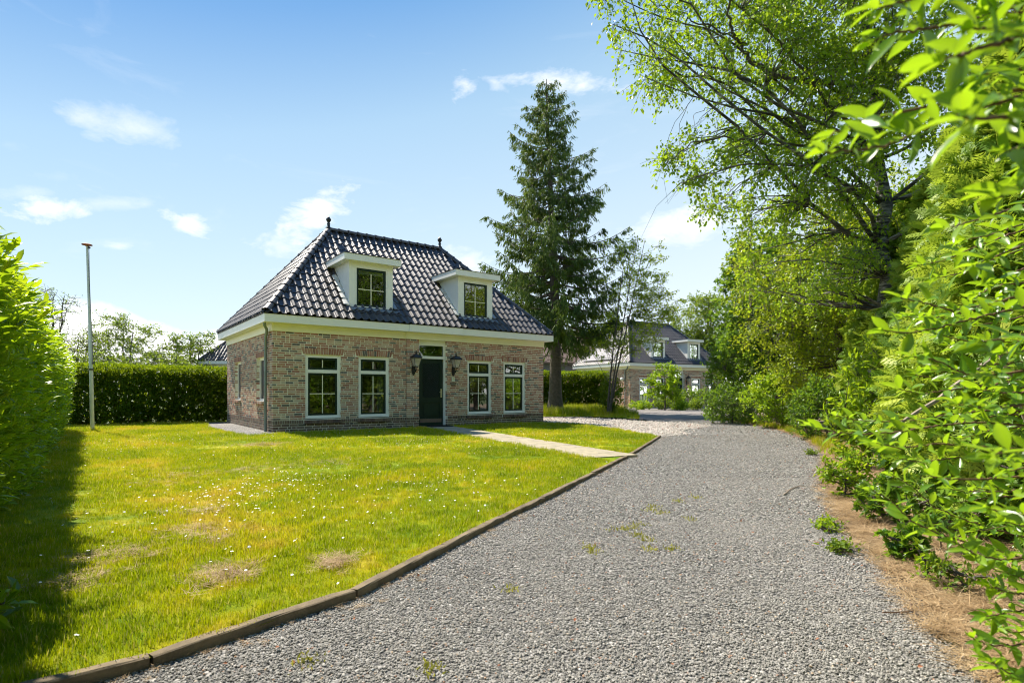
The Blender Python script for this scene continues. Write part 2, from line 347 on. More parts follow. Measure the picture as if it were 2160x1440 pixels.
def tile_mat():
    m, nt, b = nodes('glazed_roof_tile'); t = attr(nt)
    n = nz(nt, 14, 5, .7, geo(nt)); c = ramp(nt, [(0, (.016, .014, .014)), (1, (.050, .044, .042))], t)
    sp = mt(nt, 'MULTIPLY', mt(nt, 'SUBTRACT', nz(nt, 40, 3, .6, geo(nt)), .66), 9, True)
    c = mx(nt, c, (.16, .145, .12), mt(nt, 'MULTIPLY', mt(nt, 'SUBTRACT', n, .58), 1.6, True)); c = mx(nt, c, (.36, .34, .28), mt(nt, 'MULTIPLY', sp, .6))
    nt.links.new(c, b.inputs['Base Color']); b.inputs['Specular IOR Level'].default_value = .9
    nt.links.new(ramp(nt, [(.3, (.38,) * 3), (.75, (.56,) * 3)], n), b.inputs['Roughness'])
    bump(nt, b, nz(nt, 25, 4, .6, geo(nt)), .12, .004); return m
M['tile'] = tile_mat()
def glass_mat():
    m, nt, b = nodes('window_glass'); out = nt.nodes['Material Output']
    g = nt.nodes.new('ShaderNodeBsdfGlossy'); g.inputs['Roughness'].default_value = .005; g.inputs[0].default_value = (.95, .97, .95, 1)
    t = nt.nodes.new('ShaderNodeBsdfTransparent'); t.inputs[0].default_value = (.42, .47, .44, 1)
    lw = nt.nodes.new('ShaderNodeFresnel'); lw.inputs[0].default_value = 1.55
    ms = nt.nodes.new('ShaderNodeMixShader'); nt.links.new(mt(nt, 'MINIMUM', mt(nt, 'ADD', mt(nt, 'MULTIPLY', lw.outputs[0], 1.5), .09), 1), ms.inputs[0])
    nt.links.new(t.outputs[0], ms.inputs[1]); nt.links.new(g.outputs[0], ms.inputs[2]); nt.links.new(ms.outputs[0], out.inputs[0])
    b2 = nt.nodes.new('ShaderNodeBump'); b2.inputs['Strength'].default_value = .03; b2.inputs['Distance'].default_value = .05
    nt.links.new(nz(nt, 1.2, 2, .5, geo(nt)), b2.inputs['Height']); nt.links.new(b2.outputs[0], g.inputs['Normal']); return m
M['glass'] = glass_mat()
def gravel_base():
    m, nt, b = nodes('gravel'); p = geo(nt)
    v = nt.nodes.new('ShaderNodeTexVoronoi'); v.inputs['Scale'].default_value = 46; nt.links.new(p, v.inputs[0])
    v2 = nt.nodes.new('ShaderNodeTexVoronoi'); v2.inputs['Scale'].default_value = 19; nt.links.new(p, v2.inputs[0])
    sx = nt.nodes.new('ShaderNodeSeparateColor'); nt.links.new(v.outputs['Color'], sx.inputs[0])
    c = ramp(nt, [(0, (.08, .076, .07)), (.35, (.19, .182, .168)), (.75, (.29, .28, .255)), (1, (.42, .40, .37))], sx.outputs[0])
    c = mx(nt, c, (.03, .03, .03), mt(nt, 'MULTIPLY', mt(nt, 'SUBTRACT', v.outputs['Distance'], .42), 2.2, True))
    big = nz(nt, .45, 5, .6, p); c = mx(nt, c, (.30, .27, .23), mt(nt, 'MULTIPLY', mt(nt, 'SUBTRACT', big, .52), 1.6, True))
    br = nz(nt, 7, 6, .7, p); c = mx(nt, c, (.26, .13, .07), mt(nt, 'MULTIPLY', mt(nt, 'SUBTRACT', br, .665), 6, True))
    nt.links.new(c, b.inputs['Base Color']); b.inputs['Roughness'].default_value = .85
    h = mt(nt, 'SUBTRACT', 1, v.outputs['Distance']); bump(nt, b, h, .9, .016); return m
M['gravel'] = gravel_base()
def pebble_mat():
    m, nt, b = nodes('pale_pebbles'); p = geo(nt)
    v = nt.nodes.new('ShaderNodeTexVoronoi'); v.inputs['Scale'].default_value = 17; nt.links.new(p, v.inputs[0])
    sx = nt.nodes.new('ShaderNodeSeparateColor'); nt.links.new(v.outputs['Color'], sx.inputs[0])
    c = ramp(nt, [(0, (.20, .15, .12)), (.3, (.42, .36, .30)), (1, (.70, .64, .57))], sx.outputs[0])
    c = mx(nt, c, (.05, .04, .035), mt(nt, 'MULTIPLY', mt(nt, 'SUBTRACT', v.outputs['Distance'], .45), 2.4, True))
    nt.links.new(c, b.inputs['Base Color']); b.inputs['Roughness'].default_value = .8
    bump(nt, b, mt(nt, 'SUBTRACT', 1, v.outputs['Distance']), 1, .03); return m
M['pebble'] = pebble_mat()
def stone_mat():
    m, nt, b = nodes('gravel_stone'); oi = nt.nodes.new('ShaderNodeObjectInfo'); 
    c = ramp(nt, [(0, (.14, .13, .115)), (.25, (.21, .20, .175)), (.6, (.29, .273, .24)), (.9, (.36, .34, .30)), (.965, (.46, .44, .40)), (.975, (.36, .17, .09)), (.985, (.44, .33, .20)), (1, (.66, .65, .62))], oi.outputs['Random'])
    n = nz(nt, .7, 5, .6, geo(nt), .5); c = mx(nt, c, (.34, .315, .275), mt(nt, 'MULTIPLY', mt(nt, 'SUBTRACT', n, .46), 2.2, True)); n3 = nz(nt, 1.9, 4, .6, geo(nt)); c = mx(nt, c, (.13, .11, .09), mt(nt, 'MULTIPLY', mt(nt, 'SUBTRACT', n3, .58), 2., True))
    nt.links.new(c, b.inputs['Base Color']); b.inputs['Roughness'].default_value = .75; return m
M['stone'] = stone_mat()
def grass_mat(name, inst=True):
    m, nt, b = nodes(name); out = nt.nodes['Material Output']; p = geo(nt)
    oi = nt.nodes.new('ShaderNodeObjectInfo').outputs['Random'] if inst else nz(nt, 160, 2, .5, p)
    n1 = nz(nt, .55, 5, .62, p, .6); n2 = nz(nt, 3.2, 5, .65, p, .3)
    t = attr(nt)
    f = mt(nt, 'ADD', mt(nt, 'MULTIPLY', mt(nt, 'SUBTRACT', n1, .5), 2.1), mt(nt, 'MULTIPLY', mt(nt, 'SUBTRACT', n2, .5), 1.5))
    f = mt(nt, 'ADD', mt(nt, 'ADD', f, mt(nt, 'MULTIPLY', mt(nt, 'SUBTRACT', oi, .5), .34)), .465)
    dn = nt.nodes.new('ShaderNodeVectorMath'); dn.operation = 'DOT_PRODUCT'; dn.inputs[1].default_value = (.8013, .5982, 0); nt.links.new(p, dn.inputs[0])
    st_ = mt(nt, 'SUBTRACT', 1, mt(nt, 'MULTIPLY', mt(nt, 'ABSOLUTE', mt(nt, 'SUBTRACT', dn.outputs['Value'], .75)), 1.25), True)
    f = mt(nt, 'ADD', f, mt(nt, 'MULTIPLY', st_, .26), True)
    c = ramp(nt, [(0, (.095, .20, .004)), (.28, (.20, .29, .004)), (.52, (.33, .38, .005)), (.76, (.50, .45, .008)), (1, (.64, .46, .08))], f)
    if inst: c = mx(nt, c, (.55, .45, .17), mt(nt, 'GREATER_THAN', t, .86))
    nt.links.new(c, b.inputs['Base Color']); b.inputs['Roughness'].default_value = .6; b.inputs['Specular IOR Level'].default_value = .08
    tr = nt.nodes.new('ShaderNodeBsdfTranslucent'); nt.links.new(mx(nt, c, (.60, .66, .01), .4), tr.inputs[0])
    ms = nt.nodes.new('ShaderNodeMixShader'); ms.inputs[0].default_value = .42 if inst else .0
    nt.links.new(b.outputs[0], ms.inputs[1]); nt.links.new(tr.outputs[0], ms.inputs[2]); nt.links.new(ms.outputs[0], out.inputs[0])
    if not inst: bump(nt, b, nz(nt, 90, 4, .7, p), 1, .03)
    return m
M['grass'] = grass_mat('grass_blade'); M['lawn'] = grass_mat('lawn_ground', False)
def slab_mat(name, c0, c1, c2):
    m, nt, b = nodes(name); p = geo(nt); t = attr(nt)
    n = nz(nt, 5, 7, .7, p, .3); c = ramp(nt, [(.3, c0), (.5, c1), (.72, c2)], n)
    n2 = nz(nt, 160, 3, .6, p); c = mx(nt, c, (.10, .09, .07), mt(nt, 'MULTIPLY', mt(nt, 'SUBTRACT', n2, .58), 3.5, True))
    n3 = nz(nt, 14, 4, .6, p); c = mx(nt, c, (.55, .53, .46), mt(nt, 'MULTIPLY', mt(nt, 'SUBTRACT', n3, .68), 9, True))
    nt.links.new(c, b.inputs['Base Color']); b.inputs['Roughness'].default_value = .92; bump(nt, b, nz(nt, 120, 5, .7, p), .6, .004); return m
M['kerb'] = slab_mat('mossy_concrete', (.075, .055, .028), (.165, .125, .075), (.26, .195, .11))
M['slab'] = slab_mat('sandy_paving', (.22, .195, .14), (.34, .295, .20), (.46, .39, .25))
def litter_mat():
    m, nt, b = nodes('dry_litter_soil'); p = geo(nt); n = nz(nt, 24, 7, .75, p, .6)
    c = ramp(nt, [(.3, (.085, .06, .042)), (.5, (.24, .175, .12)), (.7, (.46, .36, .25))], n)
    nt.links.new(c, b.inputs['Base Color']); b.inputs['Roughness'].default_value = .95; bump(nt, b, n, 1, .03); return m
M['litter'] = litter_mat()
def paver_mat():
    m, nt, b = nodes('block_paving'); p = geo(nt); t = nt.nodes.new('ShaderNodeTexBrick'); t.inputs['Scale'].default_value = 4.6; nt.links.new(p, t.inputs[0])
    t.inputs['Color1'].default_value = (.17, .155, .15, 1); t.inputs['Color2'].default_value = (.27, .24, .22, 1); t.inputs['Mortar'].default_value = (.10, .09, .07, 1); t.inputs['Mortar Size'].default_value = .015
    nt.links.new(t.outputs[0], b.inputs['Base Color']); b.inputs['Roughness'].default_value = .9; return m
M['paver'] = paver_mat()
def ground_mat():
    m, nt, b = nodes('far_ground'); p = geo(nt); n = nz(nt, 1.2, 6, .6, p)
    nt.links.new(ramp(nt, [(.35, (.045, .07, .02)), (.65, (.10, .12, .035))], n), b.inputs['Base Color']); b.inputs['Roughness'].default_value = .95; return m
M['ground'] = ground_mat()

def struct(name, me_or_mb, mat=None, label=None):
    o = me_or_mb.obj(name, mat) if isinstance(me_or_mb, MB) else add_obj(name, me_or_mb)
    o['kind'] = 'structure'
    if label: o['label'] = label
    return o
def sheet(name, poly, z, mat, label=None, cell=None):
    bm = bmesh.new(); bm.faces.new([bm.verts.new((p[0], p[1], z)) for p in poly]); bmesh.ops.triangulate(bm, faces=bm.faces[:])
    me = bpy.data.meshes.new(name); bm.normal_update(); bm.to_mesh(me); bm.free(); me.materials.append(mat)
    if me.polygons and me.polygons[0].normal.z < 0: me.flip_normals()
    return struct(name, me, None, label)

# ------------------------------------------------------------------ scatter by geometry nodes (only for what nobody could count)
def scatter(name, pts, rot, scl, protos, idx, label, parent=None):
    me = bpy.data.meshes.new(name); me.vertices.add(len(pts)); me.vertices.foreach_set('co', np.asarray(pts, np.float32).ravel())
    a = me.attributes.new('rot', 'FLOAT_VECTOR', 'POINT'); a.data.foreach_set('vector', np.asarray(rot, np.float32).ravel())
    a = me.attributes.new('scl', 'FLOAT', 'POINT'); a.data.foreach_set('value', np.asarray(scl, np.float32))
    a = me.attributes.new('idx', 'INT', 'POINT'); a.data.foreach_set('value', np.asarray(idx, np.int32))
    c = bpy.data.collections.new(name + '_shapes')
    for p in protos: c.objects.link(p)
    for m in protos[0].data.materials: me.materials.append(m)
    o = add_obj(name, me, parent); ng = bpy.data.node_groups.new(name, 'GeometryNodeTree')
    ng.interface.new_socket('Geometry', in_out='INPUT', socket_type='NodeSocketGeometry'); ng.interface.new_socket('Geometry', in_out='OUTPUT', socket_type='NodeSocketGeometry')
    N, Lk = ng.nodes, ng.links; gi = N.new('NodeGroupInput'); go = N.new('NodeGroupOutput'); iop = N.new('GeometryNodeInstanceOnPoints'); ci = N.new('GeometryNodeCollectionInfo')
    ci.inputs['Collection'].default_value = c; ci.inputs['Separate Children'].default_value = True; ci.inputs['Reset Children'].default_value = True
    def na(nm, t):
        n = N.new('GeometryNodeInputNamedAttribute'); n.data_type = t; n.inputs['Name'].default_value = nm; return n.outputs['Attribute']
    Lk.new(gi.outputs[0], iop.inputs['Points']); Lk.new(ci.outputs[0], iop.inputs['Instance']); iop.inputs['Pick Instance'].default_value = True
    Lk.new(na('idx', 'INT'), iop.inputs['Instance Index']); Lk.new(na('scl', 'FLOAT'), iop.inputs['Scale'])
    e2r = N.new('FunctionNodeEulerToRotation'); Lk.new(na('rot', 'FLOAT_VECTOR'), e2r.inputs[0]); Lk.new(e2r.outputs[0], iop.inputs['Rotation'])
    Lk.new(iop.outputs[0], go.inputs[0]); md = o.modifiers.new('scatter', 'NODES'); md.node_group = ng
    o['kind'] = 'stuff'; o['label'] = label; return o
def proto(name, mb, mat, smooth=False): return bpy.data.objects.new(name, mb.mesh(name, mat, smooth))

# ------------------------------------------------------------------ the ground
KERB = [np.array([-6.5, -2.2, 0]), np.array([-3.2, .95, 0])] + [G(*p, .048) for p in ((95, 1440), (370, 1365), (560, 1308), (740, 1245), (900, 1165), (1060, 1085), (1150, 1045), (1290, 975), (1322, 960), (1392, 918))]
RIGHT = [G(*p) for p in ((1500, 884), (1560, 890), (1640, 905), (1700, 925), (1750, 960), (1742, 1000), (1752, 1060), (1800, 1120), (1880, 1200), (1965, 1300), (2120, 1440))] + [np.array([2.3, 0.5, 0]), np.array([2.4, -3, 0])]
HB = HA + 9.503 * U
_r = np.array(RIGHT[:-2]); _l = np.r_[0, np.cumsum(np.linalg.norm(np.diff(_r, axis=0), axis=1))]; _s = np.arange(0, _l[-1], .14)
_w = .07 * np.sin(_s * 5.3) + .06 * np.sin(_s * 11.7 + 1) + .05 * np.sin(_s * 2.1) + np.random.default_rng(3).normal(0, .03, len(_s))
RIGHT_FINE = [np.array([np.interp(q, _l, _r[:, 0]) + w_, np.interp(q, _l, _r[:, 1]), 0]) for q, w_ in zip(_s, _w)] + RIGHT[-2:]
big = 1400
sheet('ground', [(-big, -60), (big, -60), (big, big), (-big, big)], -.03, M['ground'])
sheet('verge_soil', [(1.5, -3), (30, -3), (34, 38), (8.7, 34), G(1500, 884)[:2]] + [tuple(p[:2]) for p in RIGHT[1:]], -.012, M['litter'])
drive_poly = [tuple(p[:2]) for p in KERB] + [tuple(G(1420, 893)[:2]), tuple(G(1352, 884)[:2])] + [tuple(p[:2]) for p in RIGHT_FINE] + [(-9.5, -3)]
sheet('gravel_drive', drive_poly, 0, M['gravel'])
peb = [(-3.0, 27.5), G(1150, 880), G(1232, 880), G(1292, 884), G(1352, 888), G(1410, 890), G(1470, 893), G(1500, 899), G(1440, 907), G(1455, 915), G(1400, 921), G(1386, 919), G(1300, 907), G(1210, 896), G(1150, 893.2), (HB + 6 * V)]
sheet('pebble_drive', [(p[0], p[1]) for p in peb], .008, M['pebble'])
sheet('block_paving', [G(1330, 884)[:2], G(1508, 884)[:2], (17.2, 40.2), (7.4, 40.2), (5.6, 31)], .004, M['paver'])
sheet('sandy_path', [(6.6, 39.6), (17.2, 39.6), (19, 43.5), (6.6, 41.6)], .010, M['slab'])
lawn_poly = [tuple(p[:2]) for p in KERB] + [tuple(G(1300, 907)[:2]), tuple(G(1210, 896)[:2]), tuple(G(1150, 893.2)[:2]), tuple(HB + 6.6 * V), tuple(uv(10.2, 23.6)[:2]), tuple(uv(-1.6, 23.6)[:2]), tuple(uv(-1.6, -6)[:2])]
sheet('lawn', lawn_poly, .035, M['lawn'], 'mown yellow green lawn in front of the cottage')
verge_poly = [G(1149, 879)[:2], G(1232, 878)[:2], G(1292, 881)[:2], G(1348, 884)[:2], G(1346, 876)[:2], (6.2, 31), (7.0, 39.4), (-9, 41), (-9, 26)]
sheet('grass_verge', [tuple(p) for p in verge_poly], .02, M['lawn'])
dark_strip = [uv(3.15, 15.25), uv(3.72, 15.55), uv(8.3, 15.82), uv(13.5, 15.82), uv(13.5, 16.3), uv(4.1, 16.3), uv(4.1, 22.6), uv(3.35, 22.9), uv(3.0, 20), uv(3.05, 17)]
sheet('gravel_strip', [tuple(p[:2]) for p in dark_strip], .047, M['gravel'])

# paving slabs of the garden path
path = empty('garden_path'); tag(path, 'sandy paved path from the kerb to the front door', kind='structure')
PA, PB = (G(1275, 976)[:2] + G(1318, 961)[:2]) / 2, HA + 4.86 * U - .35 * V
pd = (PB - PA); plen = np.linalg.norm(pd); pd /= plen; pn = np.array([pd[1], -pd[0]])
SL = .5
def slab_mesh(seed):
    r = np.random.default_rng(seed); mb = MB(); h = SL / 2 - .005; b = .006
    lo = np.array([(-h, -h), (h, -h), (h, h), (-h, h)]) + r.normal(0, .0015, (4, 2)); top = lo * (1 - b / h)
    v = np.vstack([np.c_[lo, np.full(4, -.05)], np.c_[lo, np.full(4, -.004)], np.c_[top, np.zeros(4)]])
    f = [(8, 9, 10, 11)] + [(a, (a + 1) % 4, (a + 1) % 4 + 4, a + 4) for a in range(4)] + [(a + 4, (a + 1) % 4 + 4, (a + 1) % 4 + 8, a + 8) for a in range(4)]
    return mb.add(v, None, f, r.uniform()).mesh('paving_slab', M['slab'])
sms = [slab_mesh(i) for i in range(5)]
yaw = math.atan2(pd[1], pd[0])
for i in range(int(plen / SL) + 1):
    for j in (-.5, .5):
        c = PA + pd * (SL * (i + .5) + .02) + pn * j * SL
        add_obj('paving_slab', sms[RNG.integers(5)], path, (c[0], c[1], .052 + RNG.normal(0, .0015)), (RNG.normal(0, .004), RNG.normal(0, .004), yaw + RNG.normal(0, .004)))

# kerb stones
kerb = empty('kerb_edging'); tag(kerb, 'low concrete edging between lawn and gravel drive', kind='structure')
def kerb_mesh(seed, L=1.0):
    r = np.random.default_rng(seed); mb = MB(); n = 9; xs = np.linspace(-L / 2 + .003, L / 2 - .003, n); rows = []
    prof = [(-.034, -.1), (-.032, .037), (-.025, .043), (.023, .043), (.032, .036), (.034, -.1)]
    for i, x in enumerate(xs):
        e = .004 if i in (0, n - 1) else 0
        rows.append([(x, y * (1 - e * 8) + r.normal(0, .0012), z - e + (r.normal(0, .0016) if z > 0 else 0)) for y, z in prof])
    k = len(prof); v = np.array(rows).reshape(-1, 3); f = [(i * k + j, (i + 1) * k + j, (i + 1) * k + j + 1, i * k + j + 1) for i in range(n - 1) for j in range(k - 1)]
    f += [(0, 1, 4, 5), (1, 2, 3, 4), ((n - 1) * k + 5, (n - 1) * k + 4, (n - 1) * k + 1, (n - 1) * k), ((n - 1) * k + 4, (n - 1) * k + 3, (n - 1) * k + 2, (n - 1) * k + 1)]
    return mb.add(v, None, f, r.uniform()).mesh('kerbstone', M['kerb'])
kms = [kerb_mesh(i) for i in range(4)]
kp = np.array(KERB[1:])[:, :2]; seg = np.r_[0, np.cumsum(np.linalg.norm(np.diff(kp, axis=0), axis=1))]
def along(s): return np.array([np.interp(s, seg, kp[:, 0]), np.interp(s, seg, kp[:, 1])])
s = .2
while s < seg[-1] - .9:
    a, b = along(s), along(s + 1.0); c = (a + b) / 2; d = b - a
    o = add_obj('kerbstone', kms[RNG.integers(4)], kerb, (c[0] + RNG.normal(0, .003), c[1], .008 + RNG.normal(0, .003)), (RNG.normal(0, .02), RNG.normal(0, .004), math.atan2(d[1], d[0]) + RNG.normal(0, .006)), (np.linalg.norm(d), 1, 1)); s += 1.0

# ------------------------------------------------------------------ the cottages
L_, W_ = 9.503, 6.31
EO, ZE, ZF, ZW = .263, 3.23, 2.997, 2.79     # eave overhang, fascia top and bottom, wall top
R1, R2, ZR = 2.59, 6.913, 6.633
def Mfront(s, d, z): return (s, -d, z)
def Mback(s, d, z): return (s, W_ + d, z)
def Mleft(s, d, z): return (-d, s, z)
def Mright(s, d, z): return (L_ + d, s, z)
FLIP = {Mfront: True, Mback: False, Mleft: False, Mright: True}
WIN = [(.866, 1.875), (2.403, 3.378), (6.191, 7.175), (7.682, 8.653)]
FH = [(a, b, .37, 2.195) for a, b in WIN] + [(4.36, 5.37, -.1, 2.79)]
LH = [(.95, 1.85, .87, 2.13), (4.05, 4.95, .87, 2.13)]
BH = [(2.7, 3.75, .5, 2.195), (6.6, 7.6, .5, 2.195)]
ENT = (3.947, 5.803, .06)
def wall_slab(mb, Mf, s0, s1, z0, z1, holes, d0, d1):
    ss = sorted({s0, s1, *[h[0] for h in holes], *[h[1] for h in holes]}); ss = [q for q in ss if s0 <= q <= s1]
    for a, b in zip(ss[:-1], ss[1:]):
        hs = [h for h in holes if h[0] < (a + b) / 2 < h[1]]; z = z0
        for h in sorted(hs, key=lambda h: h[2]):
            if h[2] > z: mb.box(a, b, d0, d1, z, h[2], flip=FLIP[Mf], M=Mf)
            z = max(z, h[3])
        if z < z1 - .001: mb.box(a, b, d0, d1, z, z1, flip=FLIP[Mf], M=Mf)
def courses(Mf, s0, s1, z0, z1, holes, d, depth, rng, soldier=None, taken=()):
    """list of bricks (s0,s1,d0,d1,z0,z1,tint,kind)"""
    out = []; ch = .0627; j = .0145; n = int(round((z1 - z0) / ch)); ch = (z1 - z0) / n
    for k in range(n):
        za, zb = z0 + k * ch + j / 2, z0 + (k + 1) * ch - j / 2; s = s0 - rng.choice([0, .055, .11]); 
        free = [(s0, s1)]
        for h in list(holes) + list(taken):
            if zb > h[2] + .004 and za < h[3] - .004:
                nf = []
                for a, b in free:
                    if h[1] <= a or h[0] >= b: nf.append((a, b)); continue
                    if h[0] > a: nf.append((a, h[0]))
                    if h[1] < b: nf.append((h[1], b))
                free = nf
        while s < s1:
            l = .21 if rng.random() > .3 else .1
            for a, b in free:
                x, y = max(s, a), min(s + l, b)
                if y - x > .03 or (y - x > .012 and (x == a or y == b)):
                    q = rng.normal(0, .0012)
                    out.append((x + rng.normal(0, .001), y, d - depth, d + q, za, zb, rng.uniform(), 0))
            s += l + j
    return out
def brick_box(mb, Mf, b):
    mb.box(b[0], b[1], b[2], b[3], b[4], b[5], b[6], FLIP[Mf], Mf)
def slanted(mb, Mf, s, w, z0, z1, lean, d0, d1, tint):
    c = []
    for z in (z0, z1):
        sh = lean if z == z1 else 0; ww = w * (1.0 if z == z0 else 1.12)
        for dd in (d0, d1):
            for x in (-ww / 2, ww / 2): c.append(Mf(s + x + sh, dd, z))
    f = np.array([(0, 2, 3, 1), (4, 5, 7, 6), (0, 1, 5, 4), (2, 6, 7, 3), (0, 4, 6, 2), (1, 3, 7, 5)])
    if FLIP[Mf]: f = f[:, ::-1]
    mb.add(c, None, f, tint)

def frame_boxes(mb, Mf, s0, s1, z0, z1, w, d0, d1):
    for a, b, c, d in ((s0, s0 + w, z0, z1), (s1 - w, s1, z0, z1), (s0 + w, s1 - w, z0, z0 + w), (s0 + w, s1 - w, z1 - w, z1)):
        mb.box(a, b, d0, d1, c, d, flip=FLIP[Mf], M=Mf)
def quad(mb, Mf, s0, s1, z0, z1, d): 
    f = [(0, 1, 2, 3)] if not FLIP[Mf] else [(3, 2, 1, 0)]
    mb.add([Mf(s0, d, z0), Mf(s1, d, z0), Mf(s1, d, z1), Mf(s0, d, z1)], None, f)
def bx(name, mat, parent, Mf, *a):
    mb = MB(); mb.box(*a, flip=FLIP[Mf], M=Mf); return mb.obj(name, mat, parent)
def front_window(root, Mf, s0, s1, z0, z1, blind=False, curtain=False, d=-.045):
    f = MB(); frame_boxes(f, Mf, s0, s1, z0 + .02, z1, .088, d - .09, d); f.box(s0 + .088, s1 - .088, d - .09, d + .003, 1.675, 1.77, flip=FLIP[Mf], M=Mf)
    f.box(s0, s1, d - .05, d + .028, z0 + .02, z0 + .055, flip=FLIP[Mf], M=Mf)
    win = f.obj('window', M['white'], root)
    for a, b in ((z0 + .108, 1.675), (1.77, z1 - .088)):
        sb = MB(); frame_boxes(sb, Mf, s0 + .09, s1 - .09, a + .002, b - .003, .052, d - .07, d - .022); sb.obj('sash', M['darkgreen'], win)
        g = MB(); quad(g, Mf, s0 + .12, s1 - .12, a + .04, b - .04, d - .045); g.obj('pane', M['glass'], win)
        m = (s0 + s1) / 2; bx('glazing_bar', M['cream'], win, Mf, m - .011, m + .011, d - .043, d - .032, a + .054, b - .055)
        if b - a > .6:
            zm = a + (b - a) * .51; bx('glazing_bar', M['cream'], win, Mf, s0 + .134, m - .013, d - .043, d - .032, zm - .011, zm + .011); bx('glazing_bar', M['cream'], win, Mf, m + .013, s1 - .134, d - .043, d - .032, zm - .011, zm + .011)
    if blind: bx('roller_blind', M['fabric'], win, Mf, s0 + .1, s1 - .1, d - .11, d - .095, 1.50, 1.64)
    if curtain:
        for a, b in ((s0 + .02, s0 + .24), (s1 - .26, s1 - .02)):
            mb = MB(); n = 18; xs = np.linspace(a, b, n); v = [Mf(x, d - .22 + .03 * math.sin(x * 90), z) for z in (.3, 2.3) for x in xs]
            mb.add(v, None, [(i, i + 1, n + i + 1, n + i) for i in range(n - 1)]); mb.obj('curtain', M['curtain'], win)
    return win

def tile_template():
    """one pantile in (s,t,n): a shallow pan with a roll on its right, lower edge lifted over the row below"""
    prof = [(0, .022), (.025, .008), (.065, 0.0), (.105, .003), (.125, .016), (.143, .038), (.163, .056), (.185, .062), (.207, .054), (.222, .038), (.232, .020)]
    k = len(prof); v = []
    for t, lift in ((0, .026), (.385, .003)):
        for s_, n_ in prof: v.append((s_, t, n_ + lift))
    for s_, n_ in prof: v.append((s_, .0, n_ + .026 - .016))
    f = [(i, i + 1, k + i + 1, k + i) for i in range(k - 1)] + [(2 * k + i, 2 * k + i + 1, i + 1, i) for i in range(k - 1)]
    return np.array(v), [], f
T_TILE = tile_template()
CW, GG = .226, .335
def slopes():
    """each slope: origin, s direction, t direction, normal, width, slope length, left and right top s"""
    Hh = ZR - ZE; out = []
    rf = W_ / 2 + EO; Tf = math.hypot(rf, Hh); re = R1 + EO; Te = math.hypot(re, Hh); Wd, Dd = L_ + 2 * EO, W_ + 2 * EO
    out.append((np.array([-EO, -EO, ZE]), np.array([1, 0, 0.]), np.array([0, rf, Hh]) / Tf, Wd, Tf, re, Wd - re))
    out.append((np.array([-EO, W_ + EO, ZE]), np.array([0, -1, 0.]), np.array([re, 0, Hh]) / Te, Dd, Te, rf, rf))
    out.append((np.array([L_ + EO, W_ + EO, ZE]), np.array([-1, 0, 0.]), np.array([0, -rf, Hh]) / Tf, Wd, Tf, re, Wd - re))
    out.append((np.array([L_ + EO, -EO, ZE]), np.array([0, 1, 0.]), np.array([-re, 0, Hh]) / Te, Dd, Te, rf, rf))
    return out
